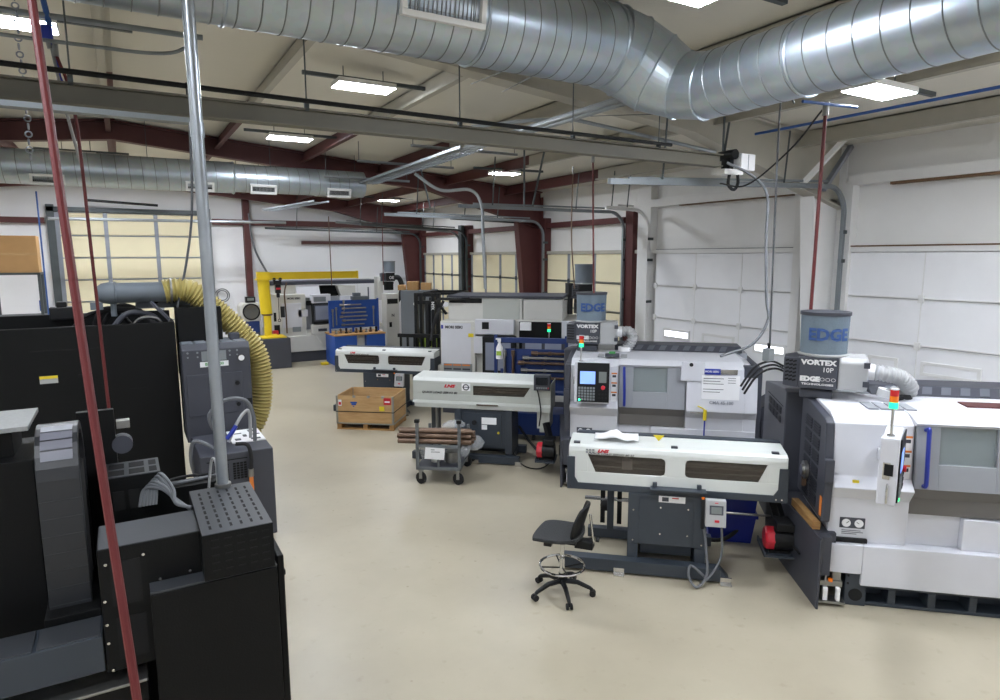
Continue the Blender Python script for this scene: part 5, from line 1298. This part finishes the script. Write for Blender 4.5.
# ------------------------------------------------------------------ optical comparator
t = thing('optical_comparator', 'pale optical comparator with round dark screen behind the jib mast', 'comparator', (3.1, 19.75, 0))
M().box(-.22, -.2, 0, .22, .3, .85).obj('stand', 'pipegrey', t, bevel=.02)
M().box(-.16, -.3, .85, .2, .2, 1.18).obj('stage', 'navy', t, bevel=.02)
cs = [(-.26, 1.18), (.24, 1.18), (.27, 1.35), (.27, 1.62), (.2, 1.7), (-.22, 1.7), (-.3, 1.62), (-.3, 1.35)]
M().prism(cs, 'y', -.3, .3).obj('hood', 'owhite', t, bevel=.03)
M().cyl((-.01, -.32, 1.45), (-.01, -.29, 1.45), .22, 32).obj('screen', 'darkglass', t); M().ring((-.01, -.31, 1.45), (0, 1, 0), .22, .02, 32, 6).obj('screen_ring', 'blackm', t)
M().box(-.12, -.15, 1.7, .14, .05, 1.87).obj('readout', 'blackm', t, bevel=.01); M().box(-.08, -.155, 1.76, .1, -.15, 1.84).obj('readout_glass', 'lcd', t)
t = M().ring((0, 0, 0), (0, 1, 0), .2, .015, 24, 6).ring((0, 0.01, 0), (0, 1, 0), .15, .015, 24, 6).obj('coiled_cable', 'wire'); t.location = (2.55, 21.1, 1.85); tag(t, 'coil of cable hanging on the back wall', 'cable')

# ------------------------------------------------------------------ far lathe with the grey screen
t = thing('cnc_lathe', 'old white lathe with grey screen standing along the back wall by the jib', 'lathe', (3.52, 18.78, 0))
M().box(0, .05, .0, 3.55, 1.6, .3).obj('base', 'dgrey', t, bevel=.01)
M().prism([(-.02, .3), (-.02, .75), (.1, .8), (.1, .9), (1.6, .9), (1.6, .3)], 'x', 0, 3.55).obj('lower_cover', 'owhite', t, bevel=.01)
M().box(0, .02, .75, .95, 1.4, 1.95).obj('head_cover', 'owhite', t, bevel=.02)
hd = M().box(.28, 0, 1.0, .82, .02, 1.7); hd.obj('head_panel', 'white', t, bevel=.004)
M().box(.05, .015, 1.2, .12, .021, 1.45).obj('slot', 'hole', t); M().box(.05, .0, .8, .2, .02, 1.1).obj('side_vent', 'hole', t)
M().box(.55, -.004, .88, .78, .02, 1.02).obj('sticker', 'track', t)
text('maker_lettering', 'MORI SEIKI', .075, 'text_black', t, (.62, .012, 1.83), FR, .003)
M().box(.95, .25, .9, 2.3, .3, 1.85).obj('sliding_door', 'doorg', t, bevel=.006)
M().box(.0, .3, 1.95, .75, 1.3, 2.2).obj('hood_step', 'owhite', t, bevel=.01)
M().box(-.02, .28, 2.2, 3.3, 1.4, 2.3).obj('top_rail', 'dgrey', t)
M().prism([(.32, 2.18), (.12, 1.84), (.14, 1.82), (.34, 2.17)], 'x', .75, 1.42).obj('tilted_cover', 'white', t)
M().box(1.5, .5, 1.1, 2.1, .9, 2.15).obj('dark_bay', 'hole', t)
M().prism([(1.95, 2.15), (2.5, 2.15), (2.5, 1.8), (2.05, 1.85)], 'y', .25, .9).obj('turret_cover', 'owhite', t, bevel=.01)
M().box(2.0, .2, 1.35, 2.45, .8, 1.85).obj('turret_case', 'white', t, bevel=.01)
pn = M().box(1.12, -.12, 1.08, 1.62, .1, 1.68).obj('control_case', 'blackm', t, bevel=.01)
M().box(1.1, -.1, 1.68, 1.64, .15, 1.93).obj('control_header', 'white', t, bevel=.01)
M().box(1.18, -.124, 1.2, 1.55, -.119, 1.6).obj('screen', 'screen_old', pn); M().box(1.14, -.122, 1.16, 1.58, -.118, 1.64).obj('screen_bezel', 'dgrey', pn)
M().box(1.15, -.104, 1.72, 1.5, -.1, 1.86).obj('key_panel', 'track', t)
M().box(1.08, -.08, .78, 1.6, .1, 1.06).obj('operator_panel', 'owhite', t, bevel=.01); M().box(1.25, -.084, .86, 1.5, -.08, .94).obj('panel_keys', 'dgrey', t)
M().prism([(1.15, .78), (1.55, .78), (1.35, .5)], 'y', -.05, .05).obj('panel_bracket', 'owhite', t)
M().box(.72, .0, 1.3, 1.0, .15, 1.5).obj('junction', 'white', t, bevel=.006); M().box(.98, .0, 1.62, 1.1, .1, 1.75).obj('relay', 'blackm', t)
rt_ = M().box(3.22, -.4, .1, 3.62, .0, 1.9); rt_.obj('end_cabinet', 'owhite', t, bevel=.01)
M().box(3.25, -.405, 1.6, 3.58, -.399, 1.75).obj('cabinet_slot', 'hole', t); M().box(3.3, -.405, .9, 3.38, -.399, 1.05).obj('cabinet_lock', 'hole', t)
M().box(3.1, .0, 1.7, 3.28, .3, 2.4).obj('column', 'owhite', t, bevel=.01)
text('side_lettering', 'N', .12, 'text_black', t, (3.42, -.407, 1.25), FR, .004)
# black drum collector on it
t = mist(Vector((6.83, 18.75, 2.2)), 'black mist collector with grey drum standing on the old lathe near the corner', 0, False, 'blackm')
M().tube(cr([(.34, 0, .2), (.55, 0, .18), (.66, 0, -.1), (.6, 0, -.45), (.42, 0, -.7)]), .09, 14).obj('flex_hose', 'rubber', t, smooth=True)
text('name_lettering', 'OE', .14, 'text_white', t, (.2, -.203, .2), FR, .002)
M().box(.02, -.1, -.24, .3, .1, -.02).obj('stand', 'blackm', t); t.scale = (.85, .85, .85)
[c.data.materials.__setitem__(0, K['pipegrey']) for c in t.children if c.name.startswith('canister')]
t = mist(Vector((7.7, 10.3, 2.1)), 'black mist collector with grey drum half hidden behind the blue-lettered one', -.3, False, 'blackm')
M().box(-.2, -.12, -.24, -.1, .12, .4).obj('side_stand', 'rubber', t)
M().box(.02, -.15, -.24, .3, .15, -.02).obj('stand_post', 'dgrey', t); t.scale = (.88, .88, .95)
[c.data.materials.__setitem__(0, K['pipegrey']) for c in t.children if c.name.startswith('canister')]

# ------------------------------------------------------------------ blue workbench with tool board
t = thing('workbench', 'bright blue workbench with tool board and wooden top before the old lathe', 'workbench', (4.88, 17.4, 0))
M().box(0, 0, .02, .62, .95, .84).obj('drawer_cabinet', 'blue', t, bevel=.006)
M().box(.9, 0, .02, 1.44, .95, .84).obj('drawer_cabinet', 'blue', t, bevel=.006)
M().box(.62, .2, .1, .9, .9, .84).obj('centre_panel', 'owhite', t)
M().box(-.02, -.02, .84, 1.46, .97, .88).obj('bench_top', 'pine', t, bevel=.004)
M().box(0, .5, .88, .05, .55, 1.78).box(1.4, .5, .88, 1.45, .55, 1.82).box(.66, .5, .88, .71, .55, 1.8).box(0, .5, 1.74, 1.45, .55, 1.79).obj('board_frame', 'blue', t)
M().box(.05, .52, 1.0, 1.4, .54, 1.74).obj('peg_board', 'blue', t)
BP = Vector((4.88, 17.4, 0))
for i, (x, z, L, ver) in enumerate([(.3, 1.66, .62, 0), (.36, 1.56, .7, 0), (.34, 1.44, .72, 0), (.3, 1.33, .8, 0), (.36, 1.22, .7, 0), (.34, 1.1, .66, 0), (.1, 1.05, .5, 1), (.2, 1.1, .5, 1), (1.28, 1.05, .55, 1), (.42, 1.5, .3, 1)]):
    m_ = M()
    if ver: m_.cyl((0, 0, 0), (0, 0, L), .018, 10).cyl((0, 0, L - .08), (0, 0, L), .03, 10)
    else: m_.cyl((0, 0, 0), (L, 0, 0), .02, 10).cyl((0, 0, 0), (.09, 0, 0), .034, 10)
    o = m_.obj('boring_bar', 'steel', smooth=True); o.location = BP + Vector((x, .48, z))
    tag(o, ('%s level steel bar from the top on the bright blue tool board' % ['first', 'second', 'third', 'fourth', 'fifth', 'sixth'][i]) if not ver else ['tall upright steel bar at the outer edge of the bright blue board', 'upright steel bar second from the outer edge of the bright blue board', 'upright steel bar at the lathe cabinet side of the bright blue board', 'short upright steel bar amid the bright blue board'][i - 6], 'tool', 'bars on the bright blue tool board')
for i in range(9):
    m_ = M().lathe([(0, 0), (.045, 0), (.045, .03), (.028, .05), (.035, .1 + .02 * (i % 3)), (0, .12 + .02 * (i % 3))], (0, 0, 0), 14)
    o = m_.obj('tool_holder', ['steel', 'bronze', 'blackm'][i % 3], smooth=True); o.location = BP + Vector((.12 + i * .145, .28 + .06 * (i % 2), .88))
    tag(o, ['first', 'second', 'third', 'fourth', 'fifth', 'sixth', 'seventh', 'eighth', 'ninth'][i] + ' tool holder in the row on the bright blue bench, counted from the jib side', 'tool holder', 'tool holders on the bright blue bench')
t = thing('machine_vise', 'grey-green machine part on top of the bright blue tool board', 'vise', (5.65, 17.95, 1.79)); M().box(-.1, -.1, 0, .35, .1, .1).box(-.05, -.08, .1, .15, .08, .2).cyl((.4, 0, 0), (.4, 0, .35), .02, 10).obj('vise_body', 'pipegrey', t, bevel=.01)
t = M().box(0, 0, 0, .2, .15, .07).cyl((.03, -.03, .02), (.17, -.03, .02), .02, 10).obj('pallet_jack', 'yellow', bevel=.01); t.location = (4.62, 17.9, 0); tag(t, 'small yellow tool on the floor at the bright blue bench', 'tool')

# ------------------------------------------------------------------ white machine behind the single-window feeder
OM = Vector((5.12, 11.08, 0))
t = thing('cnc_lathe', 'large old white lathe with black screen behind the navy tool cart', 'lathe', OM, UD)
M().box(0, .1, 0, 2.75, 1.7, .3).obj('base', 'dgrey', t)
M().box(0, 0, .3, .68, 1.6, 1.8).obj('head_cover', 'owhite', t, bevel=.02)
M().box(-.06, .0, .3, 0, 1.4, .95).obj('side_step', 'owhite', t, bevel=.01)
M().box(.68, .12, .3, 2.75, 1.6, 1.83).obj('body', 'owhite', t, bevel=.01)
M().box(.02, -.006, .95, .6, 0, 1.76).obj('head_panel', 'white', t, bevel=.003)
text('maker_lettering', 'MORI SEIKI', .07, 'text_black', t, (.27, -.008, 1.68), FR, .003)
M().box(.02, -.01, 1.65, .06, -.004, 1.72).obj('logo_mark', 'blueh', t)
sk = M().box(.06, -.01, .7, .62, -.004, .99); so = sk.obj('warning_sticker', 'track', t)
s2 = M()
for i in range(3): s2.box(.07 + i * .18, -.012, .95, .22 + i * .18, -.01, .975)
s2.obj('sticker_stripe', 'orange', so)
s2 = M()
for i in range(3):
    for j in range(3): s2.box(.07 + i * .18, -.012, .74 + j * .065, .22 + i * .18, -.01, .77 + j * .065)
s2.obj('sticker_lettering', 'dgrey', so)
M().box(.55, -.008, 1.5, .65, -.002, 1.57).obj('yellow_sticker', 'ylabel', t)
M().box(.12, .15, 1.8, 1.55, 1.3, 2.23).box(1.57, .15, 1.83, 2.3, 1.3, 2.21).obj('hood', 'owhite', t, bevel=.01)
M().box(.14, .14, 2.13, .78, .15, 2.22).obj('hood_vent', 'hole', t)
M().box(.8, .13, 1.84, 1.5, .15, 2.21).obj('hood_panel', 'fgrey', t)
M().box(.1, .12, 2.23, 2.3, 1.3, 2.27).obj('hood_rail', 'dgrey', t)
M().box(.68, -.02, 1.56, 1.42, .1, 1.84).obj('control_header', 'white', t, bevel=.01)
M().box(.82, -.03, 1.66, .95, -.02, 1.79).obj('relay', 'blackm', t)
M().box(.66, -.04, 1.2, .92, .05, 1.52).obj('small_panel', 'white', t, bevel=.006)
cp = M().box(.84, -.1, .72, 1.45, .1, 1.53).obj('control_case', 'blackm', t, bevel=.01)
M().box(.9, -.105, .9, 1.38, -.1, 1.42).obj('screen', 'screen_old', cp)
M().box(.75, -.05, .6, 1.0, .0, .66).obj('keyboard_tray', 'dgrey', t)
M().box(1.5, .1, 1.2, 2.3, .12, 1.8).obj('dark_bay', 'hole', t)
M().box(1.55, -.1, 1.66, 1.75, -.02, 1.8).obj('note_panel', 'paper', t)
M().box(2.3, .02, .9, 2.75, .12, 1.83).obj('end_panel', 'white', t, bevel=.006)
m_ = M().box(1.6, -.15, 1.25, 2.4, .05, 1.5); mo = m_.obj('shelf_rack', 'dgrey', t, bevel=.006)
for x in (1.66, 2.02): M().box(x, -.16, 1.28, x + .3, -.15, 1.46).obj('small_screen', 'screen_old', mo)
beacon(t, 2.08, -.05, 1.5, .14)
M().tube(cr([(.0, .4, 1.9), (-.08, .2, 2.1), (-.03, .1, 2.2), (.3, .1, 2.2), (.9, .3, 2.22), (1.3, .4, 2.2)]), .028, 8).obj('roof_cable', 'rubber', t, smooth=True)
M().tube(cr([(-.02, .3, 2.15), (-.12, .2, 1.9), (-.2, .15, 1.6), (-.22, .1, 1.4)]), .03, 8).obj('arm_hose', 'rubber', t, smooth=True)
M().tube(cr([(2.0, .4, 2.17), (2.4, .4, 2.22), (2.6, .5, 2.45)]), .01, 6).obj('thin_cable', 'rubber', t)

# ------------------------------------------------------------------ navy tool cart
OC = Vector((5.62, 8.61, 0)) + U * (-.65)
t = thing('tool_cart', 'navy tool cart with hanging steel bars between the lathes', 'tool cart', OC, UD)
M().box(0, 0, .1, .05, .05, 1.74).box(1.15, 0, .1, 1.2, .05, 1.74).box(0, .5, .1, .05, .55, 1.1).box(1.15, .5, .1, 1.2, .55, 1.1).obj('upright', 'navy', t)
M().box(0, -.01, 1.62, 1.2, .06, 1.7).obj('top_rail', 'navy', t)
M().box(.18, .02, 0.85, 1.15, .035, 1.52).obj('peg_board', 'navy', t)
M().box(.0, 0, .1, 1.2, .55, .46).obj('drawer_cabinet', 'navy', t, bevel=.008)
M().box(-.05, -.02, .78, 1.2, .55, .82).obj('shelf', 'navy', t)
for x in (.08, .65, 1.1): M().cyl((x - .02, .05, .05), (x + .02, .05, .05), .05, 16).obj('caster', 'rubber', t, smooth=True)
for i, (x, z, L, ver) in enumerate([(.62, 1.46, .55, 0), (.48, 1.38, .68, 0), (.4, 1.3, .76, 0), (.45, 1.18, .72, 0), (.5, 1.06, .68, 0), (.18, 1.0, .5, 1), (.32, 1.0, .5, 1)]):
    m_ = M()
    if ver: m_.cyl((0, 0, 0), (0, 0, L), .022, 10).cyl((0, 0, L - .1), (0, 0, L), .032, 10)
    else: m_.cyl((0, 0, 0), (L, 0, 0), .022, 10).cyl((0, 0, 0), (.1, 0, 0), .036, 10).cyl((L * .5, 0, 0), (L * .5 + .05, 0, 0), .03, 10)
    o = m_.obj('boring_bar', ['bronze', 'steel'][i % 2], smooth=True); o.location = OC + U * x + V * (-.03) + Vector((0, 0, z)); o.rotation_euler = (0, 0, UD)
    tag(o, ['first', 'second', 'third', 'fourth', 'fifth', 'outer', 'inner'][i] + (' level steel bar from the top on the navy tool cart' if not ver else ' upright steel bar beside the spray bottle on the navy cart'), 'tool', 'bars on the navy tool cart')
t = thing('spray_bottle', 'white spray bottle hanging on the navy tool cart', 'bottle', OC + U * .1 + V * (-.05) + Vector((0, 0, 1.36)), UD)
M().lathe([(0, 0), (.055, 0), (.058, .02), (.055, .18), (.02, .25), (.02, .28), (0, .28)], (0, 0, 0), 18).obj('bottle_body', 'paper', t, smooth=True)
M().box(-.03, -.02, .28, .02, .02, .33).box(-.06, -.01, .31, -.03, .01, .33).obj('trigger', 'paper', t); M().box(-.04, -.06, .06, .04, -.054, .13).obj('bottle_label', 'green_fork', t)

# ------------------------------------------------------------------ forklift
t = thing('forklift', 'black forklift mast and carriage with lime green body behind the far feeder', 'forklift', (5.62, 13.3, 0), R(-42))
ms = M()
for x in (-.1, .02, .3, .42): ms.box(x, 0, .1, x + .07, .12, 2.2)
for z in (.5, 1.2, 1.95, 2.12): ms.box(-.1, .02, z, .49, .1, z + .08)
ms.obj('mast', 'blackm', t, bevel=.004)
M().cyl((.19, .06, .2), (.19, .06, 2.0), .05, 14).cyl((.24, .1, 1.0), (.24, .1, 2.1), .02, 8).obj('lift_cylinder', 'rubber', t, smooth=True)
cg = M()
for i in range(6): cg.box(-.42 + i * .16, -.1, .75, -.37 + i * .16, -.06, 1.28)
cg.box(-.46, -.12, 1.22, .5, -.05, 1.3).box(-.46, -.12, .72, .5, -.05, .8)
cg.obj('load_backrest', 'blackm', t, bevel=.004)
for x in (-.3, .25): M().box(x, -1.0, .06, x + .1, -.1, .1).box(x, -.14, .06, x + .1, -.1, .75).obj('fork', 'dgrey', t)
M().box(-.15, .2, .3, .75, 1.8, .95).obj('body', 'green_fork', t, bevel=.06)
M().prism([(.2, .95), (.75, .95), (.75, 1.15), (.45, 1.2)], 'x', -.1, .7).obj('cowl', 'green_fork', t, bevel=.02)
gd = M()
for x in (-.1, .68): gd.bar((x, .3, .95), (x, .75, 2.15), .06, .06).bar((x, 1.7, .95), (x, 1.7, 2.15), .06, .06).bar((x, .75, 2.15), (x, 1.7, 2.15), .06, .06)
gd.box(-.1, .73, 2.12, .7, .78, 2.18).box(-.1, 1.68, 2.12, .7, 1.73, 2.18); gd.obj('overhead_guard', 'blackm', t)
for x in (-.2, .72):
    for y in (.35, 1.5): M().cyl((x, y, .28), (x + .14, y, .28), .28, 20).obj('wheel', 'rubber', t, smooth=True)
M().cyl((.6, .1, 1.95), (.6, .16, 1.95), .06, 14).cyl((-.1, .1, 1.95), (-.1, .16, 1.95), .05, 14).obj('headlight', 'paper', t)
text('maker_lettering', 'NYK', .09, 'text_white', t, (.335, -.004, 1.92), (PI / 2, R(90), 0), .003)
# partition and boxes by the corner
t = thing('steel_cabinet', 'tall grey steel cabinet carrying cardboard boxes near the corner', 'cabinet', (7.15, 16.9, 0), R(-30)); M().box(-.5, 0, 0, .5, .6, 2.06).obj('body', 'pale_part', t, bevel=.01); M().box(-.48, -.015, .1, -.01, 0, 2.0).obj('door', 'pale_part', t, bevel=.006); M().box(.01, -.015, .1, .48, 0, 2.0).obj('door', 'pale_part', t, bevel=.006)
for i, (x, w_, h_) in enumerate(((-.1, .32, .24), (.27, .28, .2), (-.42, .2, .14))):
    t = thing('cardboard_box', ['larger cardboard box on the tall grey cabinet', 'smaller cardboard box on the tall grey cabinet beside the larger', 'low cardboard box on the edge of the tall grey cabinet'][i], 'box', Vector((7.15, 16.9, 2.06)) + Vector((math.cos(R(-30)) * x, math.sin(R(-30)) * x + .15, 0)), R(-30)); M().box(-w_ / 2, 0, 0, w_ / 2, .3, h_).obj('carton', 'kraft', t, bevel=.006); M().box(-.02, -.002, 0, .02, .302, h_ + .002).obj('tape', 'ply', t)
# things between the edge lathe and the white door
t = thing('oil_drum', 'blue drum standing between the two white lathes', 'drum', Vector((4.93, 6.63, 0)) + U * 3.02 + V * .45, 0)
M().lathe([(0, 0), (.27, 0), (.28, .02), (.28, .28), (.29, .3), (.28, .32), (.28, .58), (.29, .6), (.28, .62), (.28, .86), (.27, .88), (0, .88)], (0, 0, 0), 28).obj('drum_shell', 'bin', t, smooth=True); M().cyl((.1, 0, .88), (.1, 0, .9), .03, 12).obj('bung', 'steel', t)
t = thing('chip_conveyor', 'dark grey chip conveyor end between the two white lathes', 'conveyor', Vector((4.93, 6.63, 0)) + U * 2.36 + V * .5, UD)
M().prism([(0, .3), (0, 1.0), (.25, 1.18), (.3, 1.18), (.3, .3)], 'y', 0, .5).obj('conveyor_head', 'dgrey', t, bevel=.01); M().box(.05, -.02, .62, .28, 0, .86).obj('motor_cover', 'dgrey', t, bevel=.008); M().box(.02, .05, 0, .28, .45, .3).obj('leg_box', 'dgrey', t)
for i in range(3):
    d = Vector((.03 * i, .05 * i, .03 * i))
    line('power_cable', [tuple(Vector(p) + d) for p in ((6.18, 4.40, 1.73), (6.05, 4.46, 1.79), (5.94, 4.53, 1.76), (5.86, 4.58, 1.68), (5.8, 4.66, 1.5))], .012, 'rubber', ['lower', 'middle', 'upper'][i] + ' black cable arching behind the dark rear cabinet of the lathe', 'cable')
# ------------------------------------------------------------------ loose pieces become parts of their own
import bmesh
def split_loose(o):
    bm = bmesh.new(); bm.from_mesh(o.data); bm.verts.ensure_lookup_table(); seen = set(); isl = []
    for v in bm.verts:
        if v.index in seen: continue
        st = [v]; seen.add(v.index); k = []
        while st:
            q = st.pop(); k.append(q.index)
            for e_ in q.link_edges:
                w_ = e_.other_vert(q)
                if w_.index not in seen: seen.add(w_.index); st.append(w_)
        isl.append(set(k))
    bm.free()
    if len(isl) < 2: return
    src = o.data; stem_ = o.name.split('.')[0]
    for i, k in enumerate(isl):
        idx = sorted(k); mp = {a: b for b, a in enumerate(idx)}
        me = bpy.data.meshes.new(stem_)
        fs = [p for p in src.polygons if p.vertices[0] in k]
        me.from_pydata([src.vertices[a].co for a in idx], [], [[mp[a] for a in p.vertices] for p in fs])
        for m_ in src.materials: me.materials.append(m_)
        for p, q in zip(me.polygons, fs): p.material_index = q.material_index; p.use_smooth = q.use_smooth
        me.update()
        if i == 0: o.data = me
        else:
            c = o.copy(); c.data = me; COL.objects.link(c)
LOOSE = {'latch', 'anchor_plate', 'upright', 'post_cap', 'hanger_rod', 'hanger_wire', 'threaded_rod', 'cabinet_screw', 'bolt', 'casting_bolt', 'gauge_dial', 'filter_bowl', 'selector_knob', 'window_corner', 'roller', 'window', 'fork', 'strap_iron', 'door_knob', 'clip', 'rivet', 'sticker_stripe', 'bar_stock', 'overhead_guard', 'headlight', 'side_rail', 'frame_bolt', 'guard_plate', 'bracket_hole', 'box_slot', 'panel_seam'}
for o in [o for o in bpy.data.objects if o.type == 'MESH' and o.parent and o.name.split('.')[0] in LOOSE]: split_loose(o)
# ------------------------------------------------------------------ camera, light
cam = bpy.data.cameras.new('camera'); co = bpy.data.objects.new('camera', cam); COL.objects.link(co)
cam.sensor_width = 36; cam.sensor_fit = 'HORIZONTAL'; cam.lens = 645.28 * 36 / 1000; cam.clip_start = 0.02; cam.clip_end = 200
yy, pp, rr = R(30.12), R(8.255), R(-0.134)
F = Vector((math.sin(yy) * math.cos(pp), math.cos(yy) * math.cos(pp), -math.sin(pp)))
r0 = Vector((math.cos(yy), -math.sin(yy), 0)); u0 = r0.cross(F)
rt = r0 * math.cos(rr) + u0 * math.sin(rr); up = -r0 * math.sin(rr) + u0 * math.cos(rr)
mw = Matrix((rt, up, -F)).transposed().to_4x4(); mw.translation = Vector((0, 0, 3.0))
co.matrix_world = mw; S.camera = co
w = bpy.data.worlds.new('world'); S.world = w; w.use_nodes = True
w.node_tree.nodes['Background'].inputs[0].default_value = (0.9, 0.95, 1, 1); w.node_tree.nodes['Background'].inputs[1].default_value = 0.3
vs = S.view_settings; vs.view_transform = 'Standard'; vs.look = 'None'; vs.exposure = EXPOSURE; vs.gamma = 1.0; vs.use_curve_mapping = False
S.cycles.max_bounces = 8; S.cycles.diffuse_bounces = 5; S.cycles.use_denoising = True; S.cycles.sample_clamp_indirect = 4.0
